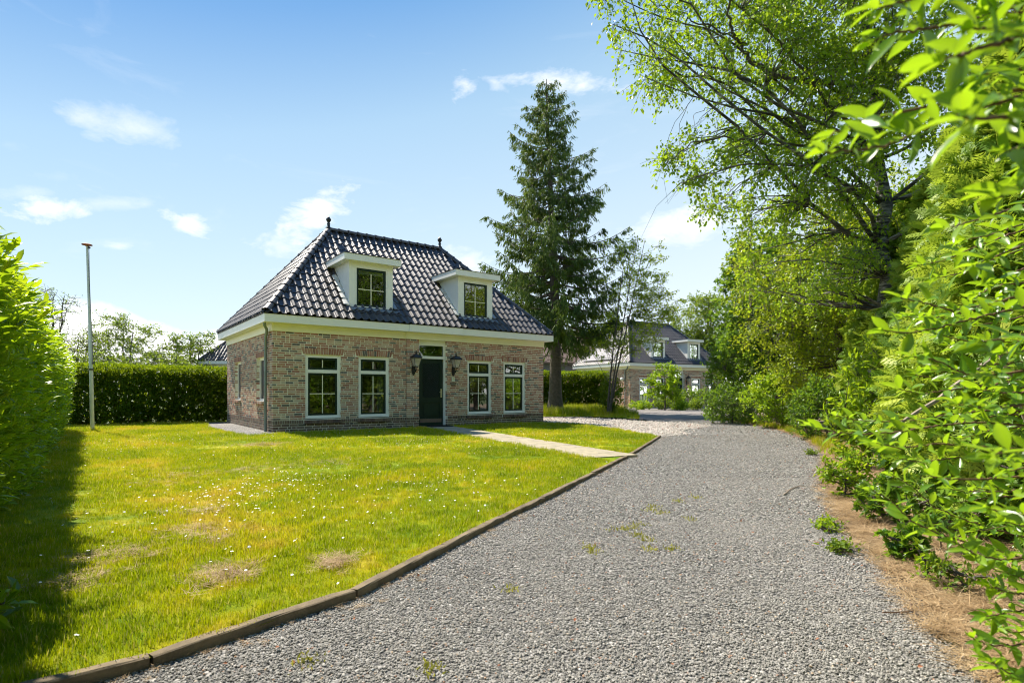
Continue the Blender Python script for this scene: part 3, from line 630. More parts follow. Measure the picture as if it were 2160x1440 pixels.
def build_house(name, label, loc, yaw, detail, group='matching cottages of brick with glazed black tiles'):
    rng = np.random.default_rng(11)
    root = empty(name, (loc[0], loc[1], 0), yaw); tag(root, label, 'house', group)
    # --- masonry
    wb = MB(); hz_ = [h for h in FH]
    wall_slab(wb, Mfront, .006, L_ - .006, -.1, ZW + .02, FH, -.2, -.005)
    wall_slab(wb, Mback, .006, L_ - .006, -.1, ZW + .02, BH, -.2, -.005)
    wall_slab(wb, Mleft, .2, W_ - .2, -.1, ZW + .02, LH, -.2, -.005)
    wall_slab(wb, Mright, .2, W_ - .2, -.1, ZW + .02, [], -.2, -.005)
    for a, b in ((ENT[0] + .006, 4.36), (5.37, ENT[1] - .006)): wb.box(a, b, -.008, ENT[2] - .005, -.1, ZW + .02, flip=True, M=Mfront)
    wall = wb.obj('wall', M['mortar'], root)
    for Mf, s0, s1 in ((Mfront, .25, L_ - .25), (Mback, .25, L_ - .25), (Mleft, .25, W_ - .25), (Mright, .25, W_ - .25)):
        pm = MB(); hs = {Mfront: FH, Mback: BH, Mleft: LH, Mright: []}[Mf]
        wall_slab(pm, Mf, s0, s1, 0, ZW, hs, -.215, -.202); pm.obj('lining', M['plaster'], wall)
    bx('floor', M['wood_floor'], root, Mfront, .2, L_ - .2, -W_ + .2, -.2, -.06, .02)
    bx('ceiling', M['plaster'], root, Mfront, .2, L_ - .2, -W_ + .2, -.2, 2.70, 2.72)
    bx('partition', M['plaster'], root, Mfront, 4.05, 4.13, -W_ + .22, -.22, .02, 2.69)
    if detail:
        bricks = []; ZP = .365
        arches = [(a - .10, b + .10, 2.195, 2.365) for a, b, c, d in FH[:4]]
        sills = [(a - .03, b + .03, .235, .37) for a, b, c, d in FH[:4]]
        solid = [(ENT[0], ENT[1], -1, 9)]
        def run(Mf, s0, s1, holes, d, taken):
            bricks.extend([(Mf, b) for b in courses(Mf, s0, s1, ZP, ZW, holes, d, .1, rng, taken=taken)])
        run(Mfront, 0, ENT[0], FH, 0, arches + solid); run(Mfront, ENT[1], L_, FH, 0, arches + solid)
        run(Mfront, ENT[0], ENT[1], FH, ENT[2], [])
        la = [(a - .06, b + .06, 2.13, 2.295) for a, b, c, d in LH]; ls = [(a - .04, b + .04, .79, .87) for a, b, c, d in LH]
        run(Mleft, .106, W_ - .106, LH, 0, la + ls); run(Mback, 0, L_, BH, 0, []); run(Mright, .106, W_ - .106, [], 0, [])
        # nearest bricks of the front are single objects
        yawr = np.array([[math.cos(yaw), -math.sin(yaw)], [math.sin(yaw), math.cos(yaw)]])
        def dist(mb_):
            Mf, b = mb_; p = Mf((b[0] + b[1]) / 2, 0, 0); q = yawr @ np.array(p[:2]) + np.array(loc[:2]); full = (b[1] - b[0]) > .15
            return (np.hypot(q[0], q[1]) + abs((b[4] + b[5]) / 2 - 1.2) * .6) if (full and Mf is Mfront) else 1e6 + 0 * q[0]
        order = sorted(range(len(bricks)), key=lambda i: dist(bricks[i])); single = set(order[:230])
        variants = {}
        def brick_piece(Mf, b):
            l = round(b[1] - b[0], 2); tk = int(b[6] * 11.99); key = (l, tk)
            if key not in variants:
                mb = MB(); w2, h2 = l / 2, (b[5] - b[4]) / 2; e = .004
                ring = [(-w2, -h2), (w2, -h2), (w2, h2), (-w2, h2)]; rin = [(-w2 + e, -h2 + e), (w2 - e, -h2 + e), (w2 - e, h2 - e), (-w2 + e, h2 - e)]
                v = [(x, .1, z) for x, z in ring] + [(x, .003, z) for x, z in ring] + [(x, 0, z) for x, z in rin]
                f = [(8, 9, 10, 11)] + [(q, (q + 1) % 4, (q + 1) % 4 + 4, q + 4) for q in range(4)] + [(q + 4, (q + 1) % 4 + 4, (q + 1) % 4 + 8, q + 8) for q in range(4)]
                variants[key] = mb.add(v, None, f, (tk + .5) / 12).mesh('brick', M['brick'])
            add_obj('brick', variants[key], wall, ((b[0] + b[1]) / 2, -b[3], (b[4] + b[5]) / 2), (rng.normal(0, .004), rng.normal(0, .003), rng.normal(0, .006)))
        rest = MB()
        for i, (Mf, b) in enumerate(bricks):
            if i in single: brick_piece(Mf, b)
            else: brick_box(rest, Mf, b)
        # arches of upright bricks
        vs = {}
        for ai, (a, b, z0, z1) in enumerate(arches):
            n = 16; wd = (b - a - .07) / n
            for k in range(n):
                c = a + .035 + wd * (k + .5); ln = (k - (n - 1) / 2) / n * .085; tk = int(rng.uniform(.15, .8) * 12)
                if True:
                    key = (round(ln, 3), tk, round(wd, 3))
                    if key not in vs:
                        mb = MB(); slanted(mb, Mfront, 0, wd - .012, 0, z1 - z0 - .006, ln, -.1, .001, tk / 12.); vs[key] = mb.mesh('brick', M['brick'])
                    add_obj('brick', vs[key], wall, (c, 0, z0 + .003))
        for (a, b, z0, z1) in la:
            n = 14; wd = (b - a) / n
            for k in range(n): slanted(rest, Mleft, a + wd * (k + .5), wd - .012, z0 + .003, z1 - .003, 0, -.1, .001, rng.uniform(.15, .6))
        rr = rest.obj('bricks', M['brick'], wall); rr['kind'] = 'stuff'
        # plinth: upright course above three laid courses, sills of brick on edge
        pl = MB()
        def plinth(Mf, s0, s1, d, skips):
            s = s0
            while s < s1 - .02:
                e = min(s + .0627, s1)
                if not any(h[0] < (s + e) / 2 < h[1] for h in skips): pl.box(s + .005, e - .006, d - .1, d + .004 + rng.normal(0, .001), .262, .357, rng.uniform(), FLIP[Mf], Mf)
                s = e
            for b in courses(Mf, s0, s1, -.02, .256, [h for h in skips if h[2] < 0], d, .1, rng): pl.box(*b[:6], b[6], FLIP[Mf], Mf)
        door = [(4.36, 5.37, -.1, 2.79)]
        plinth(Mfront, 0, ENT[0], .002, [(x[0], x[1], .2, .4) for x in sills]); plinth(Mfront, ENT[1], L_, .002, [(x[0], x[1], .2, .4) for x in sills])
        plinth(Mfront, ENT[0], ENT[1], ENT[2] + .002, door); plinth(Mleft, .106, W_ - .106, .002, [])
        plinth(Mback, 0, L_, .002, []); plinth(Mright, .106, W_ - .106, .002, [])
        po = pl.obj('plinth', M['plinth'], root)
        for k, (a, b, z0, z1) in enumerate(sills):
            sm = MB(); n = 16; wd = (b - a) / n
            for q in range(n): sm.box(a + wd * q + .003, a + wd * (q + 1) - .003, -.12, .055 + rng.normal(0, .002), z0 + .02, z1 - .018 + rng.normal(0, .001), rng.uniform(0, .7), True, Mfront)
            sm.obj('window_sill', M['plinth'], root)
        for (a, b, z0, z1) in ls:
            sm = MB(); n = 15; wd = (b - a) / n
            for q in range(n): sm.box(a + wd * q + .003, a + wd * (q + 1) - .003, -.12, .075 + rng.normal(0, .002), z0 + .006, z1 - .002, rng.uniform(), False, Mleft)
            sm.obj('window_sill', M['brick'], root)
    else:
        # far copy: the same courses, joined (a brick is a few pixels there)
        rest = MB(); solid = [(ENT[0], ENT[1], -1, 9)]; arches = [(a - .10, b + .10, 2.195, 2.365) for a, b, c, d in FH[:4]]
        for Mf, s0, s1, hs, d, tk in ((Mfront, 0, L_, FH, 0, arches + solid), (Mfront, ENT[0], ENT[1], FH, ENT[2], []), (Mleft, .106, W_ - .106, LH[1:], 0, []), (Mright, .106, W_ - .106, [], 0, []), (Mback, 0, L_, BH, 0, [])):
            for b in courses(Mf, s0, s1, -.02, ZW, hs, d, .1, rng, taken=tk): brick_box(rest, Mf, b)
        for (a, b, z0, z1) in arches:
            n = 16; wd = (b - a - .07) / n
            for k in range(n): slanted(rest, Mfront, a + .035 + wd * (k + .5), wd - .012, z0 + .003, z1 - .003, (k - 7.5) / n * .085, -.1, .001, rng.uniform(.2, .7))
        rr = rest.obj('bricks', M['brick'], wall); rr['kind'] = 'stuff'
        for a, b, c, d in FH[:4]: bx('window_sill', M['plinth'], root, Mfront, a - .03, b + .03, -.1, .05, c - .1, c - .02)
    # --- windows
    for i, (a, b, c, d) in enumerate(FH[:4]): front_window(root, Mfront, a, b, c, d, blind=(i >= 2), curtain=(i in (1, 2)) and bool(detail))
    for a, b, c, d in BH:
        front_window(root, Mback, a, b, c - .1, d)
    for a, b, c, d in LH:
        f = MB(); frame_boxes(f, Mleft, a, b, c, d, .07, -.17, -.09); wn = f.obj('side_window', M['white'], root)
        p = MB(); quad(p, Mleft, a + .07, b - .07, c + .07, d - .07, -.125); p.obj('pane', M['slate_screen'], wn)
    # --- door
    df = MB(); d0 = ENT[2] - .12
    df.box(4.36, 4.42, d0 - .09, d0, 0, 2.70, flip=True, M=Mfront); df.box(5.31, 5.37, d0 - .09, d0, 0.03, 2.70, flip=True, M=Mfront)
    df.box(4.42, 5.31, d0 - .09, d0, 2.625, 2.79, flip=True, M=Mfront); df.box(4.42, 5.31, d0 - .09, d0 + .02, 2.20, 2.285, flip=True, M=Mfront); df.box(4.36, 5.37, d0 - .085, d0 - .001, 2.70, 2.79, flip=True, M=Mfront)
    dfo = df.obj('door_frame', M['white'], root)
    p = MB(); quad(p, Mfront, 4.42, 5.31, 2.29, 2.62, d0 - .04); p.obj('transom_pane', M['glass'], dfo)
    dl = MB(); D = lambda a, b, e, f_, z0, z1: dl.box(a, b, e, f_, z0, z1, flip=True, M=Mfront)
    dx = d0 - .045
    D(4.425, 5.305, dx - .045, dx - .025, .03, 2.195); D(4.425, 4.545, dx - .024, dx, .03, 2.195); D(5.185, 5.305, dx - .024, dx, .03, 2.195)
    D(4.545, 5.185, dx - .024, dx, 2.06, 2.195); D(4.545, 5.185, dx - .024, dx, .80, .96); D(4.545, 5.185, dx - .024, dx, .03, .30); D(4.60, 5.13, dx - .024, dx - .008, .36, .74)
    door = dl.obj('door', M['darkgreen'], root)
    lat = MB(); a0, a1, z0, z1 = 4.55, 5.18, .97, 2.05
    for k in range(-14, 15):
        for sg in (1, -1):
            x0 = (a0 + a1) / 2 + k * .055; pts = []
            for t in np.linspace(0, 1, 12):
                x = x0 + sg * (t - .5) * (z1 - z0) * .75; z = z0 + t * (z1 - z0)
                if a0 <= x <= a1: pts.append((x, z))
            if len(pts) > 1: lat.tube([Mfront(x, dx - .012, z) for x, z in pts], .0045, 4)
    for r in (.10, .055):
        th = np.linspace(0, 2 * np.pi, 20); lat.tube([Mfront((a0 + a1) / 2 + r * math.cos(t), dx - .006, 1.53 + r * 1.25 * math.sin(t)) for t in th], .008, 5)
    lat.obj('door_grille', M['black'], door)
    gl = MB(); quad(gl, Mfront, a0, a1, z0, z1, dx - .022); gl.obj('door_pane', M['darkgreen'], door)
    bx('kick_plate', M['brass'] if False else M['plinth'], door, Mfront, 4.47, 5.26, dx, dx + .003, .16, .28)
    hm = MB(); hm.box(5.22, 5.265, dx, dx + .012, .96, 1.24, flip=True, M=Mfront); hm.tube([Mfront(5.243, dx + .012, 1.14), Mfront(5.243, dx + .055, 1.14), Mfront(5.15, dx + .06, 1.13)], .009, 6, cap=True)
    hm.obj('handle', M['brass'], door)
    bx('doorstep', M['plinth'], root, Mfront, 4.36, 5.37, -.15, ENT[2] + .03, -.02, .028)
    # --- eaves: frieze, soffit, fascia, gutter edge
    fr = MB(); ft = .022
    fr.box(-ft, ENT[0], 0, ft, ZW, ZF - .002, flip=True, M=Mfront); fr.box(ENT[1], L_ + ft, 0, ft, ZW, ZF - .002, flip=True, M=Mfront); fr.box(ENT[0] - .02, ENT[1] + .02, 0.001, ENT[2] + ft, ZW - .001, ZF - .002, flip=True, M=Mfront)
    fr.box(0, W_, .001, ft, ZW, ZF - .002, M=Mleft); fr.box(0, W_, .001, ft, ZW, ZF - .002, flip=True, M=Mright); fr.box(-ft, L_ + ft, 0, ft, ZW, ZF - .002, M=Mback)
    fr.obj('frieze', M['cream'], root)
    fa = MB(); E = EO
    fa.box(-E, L_ + E, -E, -.0, ZF, ZE - .02); fa.box(-E, L_ + E, W_, W_ + E, ZF, ZE - .02); fa.box(-E, 0, 0, W_, ZF, ZE - .02); fa.box(L_, L_ + E, 0, W_, ZF, ZE - .02)
    fa.box(ENT[0] - .02, ENT[1] + .02, -E - .055, -E - .001, ZF - .004, ZE - .018)
    fo = fa.obj('fascia', M['white'], root)
    ge = MB(); e2 = E + .012
    for a in ((-e2, L_ + e2, -e2, -E + .05), (-e2, L_ + e2, W_ + E - .05, W_ + e2), (-e2, -E + .05, -E + .05, W_ + E - .05), (L_ + E - .05, L_ + e2, -E + .05, W_ + E - .05)): ge.box(*a, ZE - .0195, ZE - .006)
    ge.box(ENT[0] - .03, ENT[1] + .03, -E - .067, -e2 - .001, ZE - .0175, ZE - .004)
    ge.obj('gutter_edge', M['black'], root)
    # --- roof
    rb = MB(); sl = slopes()
    for o, sd, td, wd, T, lt, rt in sl:
        nn = np.cross(sd, td); q = [o, o + sd * wd, o + sd * (wd - lt) + td * T if False else o + sd * rt_(wd, lt, rt) + td * T, o + sd * lt + td * T]
        rb.add([x - nn * .035 for x in q], None, [(0, 1, 2, 3)])
    roof = rb.obj('roof', M['black'], root)
    dz = [(2.18, 3.565), (5.925, 7.315)]; DV = .157
    singles = []; allt = []
    for si, (o, sd, td, wd, T, lt, rt) in enumerate(sl):
        nn = np.cross(sd, td); R = np.stack([sd, td, nn], -1); n = int(wd / CW) + 1; rows = int(math.ceil(T / GG)); st = []
        rtop = rt_(wd, lt, rt)
        for r in range(rows):
            for c in range(n):
                s_, t_ = c * CW - .03, r * GG - .01
                Lb = lt * max(t_, 0) / T; Rb = wd - (wd - rtop) * max(t_, 0) / T; Lt = lt * min((t_ + .385) / T, 1.1); Rt = wd - (wd - rtop) * min((t_ + .385) / T, 1.1)
                if s_ + .232 < Lb or s_ > Rb: continue
                ctr = o + sd * (s_ + .11) + td * (t_ + .17)
                if si == 0 and any(a + .10 < ctr[0] < b - .10 and ctr[1] > DV + .12 and ctr[2] < 4.95 for a, b in dz): continue
                full = s_ > Lt + .02 and s_ + .232 < Rt - .02 and t_ + .385 < T
                st.append((s_, t_, full))
        if si == 0 and detail:
            fulls = [q for q in st if q[2]]; yawr = np.array([[math.cos(yaw), -math.sin(yaw)], [math.sin(yaw), math.cos(yaw)]])
            fulls.sort(key=lambda q: np.linalg.norm(yawr @ (o + sd * q[0] + td * q[1])[:2] + np.array(loc[:2]))); singles = fulls[:300]; st = [q for q in st if q not in set(singles)]
        mb = MB(); k = len(st)
        X = np.array([(a, b, 0) for a, b, c in st]) + np.c_[rng.normal(0, .002, (k, 2)), rng.normal(0, .002, k)]
        mb.stamp(T_TILE, np.eye(3)[None].repeat(k, 0), np.ones(k), X, rng.uniform(0, 1, k))
        me = mb.mesh('tmp', M['tile']); bm = bmesh.new(); bm.from_mesh(me)
        for a, b in (((0, 0), (lt, T)), ((rtop, T), (wd, 0))):
            dd = np.array(b, float) - np.array(a); bmesh.ops.bisect_plane(bm, geom=bm.verts[:] + bm.edges[:] + bm.faces[:], plane_co=(a[0], a[1], 0), plane_no=(-dd[1], dd[0], 0), clear_outer=True)
        bmesh.ops.bisect_plane(bm, geom=bm.verts[:] + bm.edges[:] + bm.faces[:], plane_co=(0, T, 0), plane_no=(0, 1, 0), clear_outer=True)
        bm.transform(Matrix(((R[0][0], R[0][1], R[0][2], o[0]), (R[1][0], R[1][1], R[1][2], o[1]), (R[2][0], R[2][1], R[2][2], o[2]), (0, 0, 0, 1))))
        bm.to_mesh(me); bm.free(); me.name = 'tiles'; to = add_obj('tiles', me, roof); to['kind'] = 'stuff'
        if singles and si == 0:
            var = [MB().add(T_TILE[0], None, T_TILE[2], t).mesh('roof_tile', M['tile']) for t in (.1, .35, .6, .85)]
            e = Matrix([list(r) for r in R]).to_euler()
            for (a, b, c) in singles:
                p = o + sd * a + td * b + nn * rng.normal(0, .0018)
                add_obj('roof_tile', var[rng.integers(4)], roof, p, (e.x + rng.normal(0, .004), e.y + rng.normal(0, .004), e.z + rng.normal(0, .003)))
    # ridge and hip caps
    def caps(a, b, nm):
        a, b = np.array(a, float), np.array(b, float); d = b - a; Ln = np.linalg.norm(d); d /= Ln; n = int(Ln / .33); st = Ln / n
        side = np.cross(d, (0, 0, 1.)); side /= np.linalg.norm(side); up = np.cross(side, d)
        mb = MB(); k = 9; v = []
        for y, rr in ((0, .125), (.05, .125), (.055, .112), (st + .05, .100)):
            for q in range(k):
                t = math.pi * (q / (k - 1)) * 1.12 - .06 * math.pi; v.append((math.cos(t) * rr, y, math.sin(t) * rr * .85))
        f = [(r * k + q, r * k + q + 1, (r + 1) * k + q + 1, (r + 1) * k + q) for r in range(3) for q in range(k - 1)]
        mb.add(v, None, f, .4); me = mb.mesh(nm, M['tile'], False); Rm = Matrix([list(r) for r in np.stack([side, d, up], -1)]); e = Rm.to_euler()
        for q in range(n):
            p = a + d * (q * st) + up * .005; add_obj(nm, me, roof, p, (e.x + rng.normal(0, .006), e.y, e.z + rng.normal(0, .006)))
    E_ = EO - .05; zc = ZE + .045
    tops = [(R1, W_ / 2, ZR + .03), (R2, W_ / 2, ZR + .03)]
    caps((-E_, -E_, zc), tops[0], 'hip_tile'); caps((L_ + E_, -E_, zc), tops[1], 'hip_tile'); caps((-E_, W_ + E_, zc), tops[0], 'hip_tile'); caps((L_ + E_, W_ + E_, zc), tops[1], 'hip_tile')
    caps(tops[0], tops[1], 'ridge_tile')
    for tp in tops:
        mb = MB(); mb.lathe([(0.0, 0), (.10, .0), (.10, .06), (.055, .09), (.045, .16), (.06, .20), (.035, .225), (.05, .26), (.085, .31), (.085, .35), (.045, .41), (.012, .45), (0, .46)], 14, (tp[0], tp[1], tp[2] + .02)); mb.obj('finial', M['black'], root, True)
    # --- dormers
    for di, (a, b) in enumerate(dz):
        zb, zt = 3.62, 5.03; v0 = DV; vb = v0 + (zt - zb) + .12
        cb = MB(); 
        c = [(a, v0, zb), (b, v0, zb), (b, v0, zt), (a, v0, zt)]
        sa, sb_, za, zc_ = a + .225, b - .225, 3.70, 4.83
        # front board with opening
        for q in ((a, sa, zb, zt), (sb_, b, zb, zt), (sa, sb_, zb, za), (sa, sb_, zc_, zt)): cb.box(q[0], q[1], v0, v0 + .06, q[2], q[3])
        for x0, x1 in ((a, a + .04), (b - .04, b)):   # cheeks
            vv = [(x, y, z) for x in (x0, x1) for y, z in ((v0 + .06, zb), (v0 + .06, zt), (vb + .3, zt))]
            cb.add(vv, [(0, 2, 1), (3, 4, 5)], [(0, 1, 4, 3), (1, 2, 5, 4), (0, 3, 5, 2)])
        dm = cb.obj('dormer', M['white'], root)
        tr = MB(); 
        for q in ((sa - .03, sa, za - .03, zc_ + .03), (sb_, sb_ + .03, za - .03, zc_ + .03), (sa, sb_, za - .03, za), (sa, sb_, zc_, zc_ + .03)): tr.box(q[0], q[1], v0 - .012, v0 - .001, q[2], q[3])
        tr.obj('window_trim', M['white'], dm)
        sh = MB(); frame_boxes(sh, Mfront, sa + .004, sb_ - .004, za + .004, zc_ - .004, .055, -v0 - .055, -v0 - .015); sh.obj('sash', M['darkgreen'], dm)
        p = MB(); quad(p, Mfront, sa + .05, sb_ - .05, za + .05, zc_ - .05, -v0 - .04); p.obj('pane', M['glass'], dm)
        mm, zm = (a + b) / 2, za + (zc_ - za) * .45
        bx('glazing_bar', M['cream'], dm, Mfront, mm - .012, mm + .012, -v0 - .038, -v0 - .026, za + .06, zc_ - .14); 
        for x0, x1 in ((sa + .06, mm - .013), (mm + .013, sb_ - .06)): bx('glazing_bar', M['cream'], dm, Mfront, x0, x1, -v0 - .038, -v0 - .026, zm - .011, zm + .011)
        bx('blind', M['curtain'], dm, Mfront, sa + .06, sb_ - .06, -v0 - .10, -v0 - .085, zc_ - .16, zc_ - .05)
        bx('dark_room_backing', M['black'], dm, Mfront, a + .045, b - .045, -v0 - .42, -v0 - .40, 3.75, 4.98)  # black sheet behind the pane stands in for the unlit dormer room
        rs = MB(); rs.box(a - .22, b + .19, v0 - .21, vb + .35, 5.0, 5.185); dr = rs.obj('dormer_roof', M['white'], dm)
        rl = MB(); rl.box(a - .235, b + .205, v0 - .225, vb + .36, 5.186, 5.2); rl.obj('roof_edging', M['black'], dm)
        # lead skirt under the front and stepped soakers beside the cheeks
        lf = MB(); n = 40; xs = np.linspace(a - .03, b + .16, n); sd, td, o = sl[0][1], sl[0][2], sl[0][0]; nn = np.cross(sd, td); v = []
        for k, x in enumerate(xs):
            ph = ((x + EO + .03) % CW) / CW; hgt = .045 + .028 * math.sin((ph - .5) * 2 * math.pi)
            top = np.array([x, v0 + .03, 3.665]); tlow = (-.17 - .02 * math.sin(ph * 6.28)); base = np.array([x, v0, ZE + (v0 + EO) * (ZR - ZE) / (W_ / 2 + EO)])
            low = base + td * tlow + nn * (hgt + .022); v += [top + (0, -.035, .0), low, low - nn * .01]
        lf.add(v, None, [(3 * k, 3 * k + 1, 3 * k + 4, 3 * k + 3) for k in range(n - 1)] + [(3 * k + 1, 3 * k + 2, 3 * k + 5, 3 * k + 4) for k in range(n - 1)])
        lf.obj('lead_flashing', M['lead'], dm)
        for side, mat_ in ((-1, 'leadlight'), (1, 'lead')):
            sk = MB(); y = v0 - .02
            for k in range(5):
                t0, x0 = k * .30, (a if side < 0 else b); base = np.array([x0, v0, ZE + (v0 + EO) * (ZR - ZE) / (W_ / 2 + EO)]) + td * (t0 - .04)
                w2 = side * .17; q = []
                for t_ in np.linspace(0, .31, 5):
                    ww = w2 * (1 - .75 * max(0, (.08 - t_) / .08) ** 2)
                    for fx, hh in ((0, .075), (.35, .085), (.7, .07), (1, .05)): q.append(base + np.array([ww * fx, 0, 0]) + td * t_ + nn * (hh + .018 * (1 - t_ / .31)))
                sk.add(q, None, [(4 * i + j, 4 * i + j + 1, 4 * i + j + 5, 4 * i + j + 4) for i in range(4) for j in range(3)])
            sk.obj('soaker', M[mat_], dm)
    # --- downpipe
    dp = MB(); s0 = .50; dp.tube([Mleft(.04, .19, 3.0), Mleft(.06, .19, 2.93), Mleft(.2, .10, 2.83), Mleft(s0 - .12, .062, 2.74), Mleft(s0, .06, 2.64), Mleft(s0, .06, 2.0), Mleft(s0, .06, 1.2), Mleft(s0, .06, .05)], .038, 12)
    dpo = dp.obj('downpipe', M['zinc'], root, True)
    for z in (2.35, 1.35, .62):
        c = MB(); c.tube([Mleft(s0, .06, z - .018), Mleft(s0, .06, z + .018)], .046, 12, cap=True); c.box(s0 - .012, s0 + .012, 0.002, .02, z - .014, z + .014, M=Mleft); c.obj('pipe_clip', M['zinc'], dpo)
    return root
def rt_(wd, lt, rt): return rt if rt > lt + 1 else (wd - lt if wd - lt > lt + .05 else lt + .001)
yaw_main = math.radians(90 - TH)
H1 = build_house('brick_cottage', 'near brick cottage on the lawn with two white dormers and black tiled hip roof', HA, yaw_main, 1)
vp = MB(); vp.tube([(1.0, 5.2, 4.2), (1.0, 5.2, 4.62)], .055, 12); vp.tube([(1.0, 5.2, 4.60), (1.0, 5.2, 4.66)], .085, 12, cap=True); vp.obj('vent_pipe', M['black'], H1)
H2 = build_house('brick_cottage', 'distant brick cottage seen across the paved yard, half hidden by trees', np.array([8.45, 40.4]), math.radians(90 - 60), 0)
mb = MB(); o, sd, td, wd, T, lt, rt = slopes()[1]; nn = np.cross(sd, td); q = [o + sd * a + td * b for a, b in ((1.1, .35), (4.9, .35), (4.3, 2.7), (2.5, 2.7))]
mb.add([x + nn * .075 for x in q] + [x + nn * .12 for x in q], None, [(4, 5, 6, 7), (0, 1, 5, 4), (1, 2, 6, 5), (2, 3, 7, 6), (3, 0, 4, 7)]); mb.obj('roof_panel', M['solar'], H2)
H3 = build_house('brick_cottage', 'cottage behind the back hedge of which only a roof corner and fascia show', np.array([-20.65, 37.9]), math.radians(-2), 0)

# ------------------------------------------------------------------ things on the front wall
def in_house(s, d, z, H=HA): q = H + U * s - V * d; return np.array([q[0], q[1], z])
def lantern(label, s, d, group, H=HA, yaw=yaw_main):
    root = empty('wall_lantern', tuple(in_house(s, d, 1.83, H)), yaw); tag(root, label, 'wall lantern', group)
    b = MB(); prof = [(-.17, .02), (-.12, .045), (-.05, .06), (.05, .06), (.10, .05), (.16, .02)]
    v = []; 
    for dd in (0, .022):
        for z, w2 in prof: v += [(-w2, -dd, z), (w2, -dd, z)]
    k = len(prof) * 2; f = [(2 * i, 2 * i + 2, 2 * i + 3, 2 * i + 1) for i in range(len(prof) - 1)] + [(k + 2 * i, k + 2 * i + 1, k + 2 * i + 3, k + 2 * i + 2) for i in range(len(prof) - 1)] + [(2 * i, k + 2 * i, k + 2 * i + 2, 2 * i + 2) for i in range(len(prof) - 1)] + [(2 * i + 1, 2 * i + 3, k + 2 * i + 3, k + 2 * i + 1) for i in range(len(prof) - 1)]
    b.add(v, None, f); b.obj('back_plate', M['black'], root)
    a = MB(); a.tube([(0, -.02, -.03), (0, -.08, -.07), (0, -.15, -.06), (0, -.19, 0), (0, -.19, .07)], [.016, .014, .014, .02, .024], 8, cap=True); a.tube([(0, -.02, .06), (0, -.07, .06), (0, -.11, .02), (0, -.15, -.03)], .008, 6); a.obj('bracket', M['black'], root)
    c = np.array([0, -.19, 0]); fr = MB(); zb, zt = .10, .36; rb_, rt2 = .062, .125
    for qx, qy in ((-1, -1), (1, -1), (1, 1), (-1, 1)): fr.tube([c + (qx * rb_, qy * rb_, zb), c + (qx * rt2, qy * rt2, zt)], .008, 4); fr.tube([c + (0, 0, .06), c + (qx * rb_, qy * rb_, zb)], .006, 4)
    for r, z in ((rb_, zb), (rt2, zt)):
        pts = [c + (r, r, z), c + (-r, r, z), c + (-r, -r, z), c + (r, -r, z), c + (r, r, z)]
        for p0, p1 in zip(pts[:-1], pts[1:]): fr.tube([p0, p1], .008, 4)
    fr.obj('lamp_frame', M['black'], root)
    g = MB(); cor = [(-1, -1), (1, -1), (1, 1), (-1, 1)]
    for i in range(4):
        p, q = cor[i], cor[(i + 1) % 4]; g.add([c + (p[0] * rb_, p[1] * rb_, zb), c + (q[0] * rb_, q[1] * rb_, zb), c + (q[0] * rt2, q[1] * rt2, zt), c + (p[0] * rt2, p[1] * rt2, zt)], None, [(0, 1, 2, 3)])
    g.obj('lamp_glass', M['lampglass'], root)
    ca = MB(); ca.lathe([(.03, .12), (.03, .22), (.0, .23)], 10, (0, -.19, 0)); ca.obj('bulb', M['globe'], root)
    rf = MB(); s2 = math.sqrt(2); rf.lathe([(0, zt + .006), (.15 * s2, zt + .006), (.15 * s2, zt + .018), (.12 * s2, zt + .05), (.085 * s2, zt + .09), (.045 * s2, zt + .11), (.03, zt + .125)], 4, (0, -.19, 0), phase=math.pi / 4)
    rf.lathe([(.03, zt + .12), (.02, zt + .15), (.045, zt + .165), (.045, zt + .175), (.012, zt + .19), (.02, zt + .21), (.004, zt + .24), (0, zt + .24)], 10, (0, -.19, 0)); rf.obj('lamp_roof', M['black'], root)
    return root
lantern('black coach lantern on the brick pier left of the green front door', 4.16, ENT[2], 'coach lanterns by the front door')
lantern('black coach lantern right of the green front door, above the small number tile', 5.60, ENT[2], 'coach lanterns by the front door')
U2 = np.array([math.sin(math.radians(60)), math.cos(math.radians(60))]); V2 = np.array([-U2[1], U2[0]])
q = np.array([8.45, 40.4]) + U2 * 5.6 - V2 * .06
l3 = lantern('black coach lantern on the distant cottage, right of its door', 0, 0, 'coach lanterns of the distant cottage'); l3.location = (q[0], q[1], 1.83); l3.rotation_euler.z = math.radians(30)
# number tile and plaque
nt_ = MB(); nt_.box(-.055, .055, -.012, 0, -.075, .075); t = nt_.obj('number_tile', M['sticker'], None, loc=tuple(in_house(5.60, ENT[2] + .001, 1.555)), rot=(0, 0, yaw_main)); tag(t, 'small pale number tile with an ochre figure below the right lantern', 'number tile')
fg = MB(); fg.tube([(-.018, -.0135, .026), (.004, -.0135, .046), (.004, -.0135, -.046)], .0075, 5); fo = fg.obj('figure', M['ochre'], t)
pq = MB(); th = np.linspace(0, 2 * np.pi, 28, endpoint=False); ring = np.c_[.125 * np.cos(th), np.zeros(28), .062 * np.sin(th) + .012 * np.cos(2 * th)]
pq.add(np.vstack([ring, ring * .92 + (0, -.018, 0), [(0, -.02, 0)]]), [(28 + i, 28 + (i + 1) % 28, 56) for i in range(28)], [(i, (i + 1) % 28, 28 + (i + 1) % 28, 28 + i) for i in range(28)])
t = pq.obj('oval_plaque', M['plaque'], None, loc=tuple(in_house(5.60, ENT[2] + .002, 1.405)), rot=(0, 0, yaw_main)); tag(t, 'weathered oval name plaque on the brick below the number tile', 'plaque')
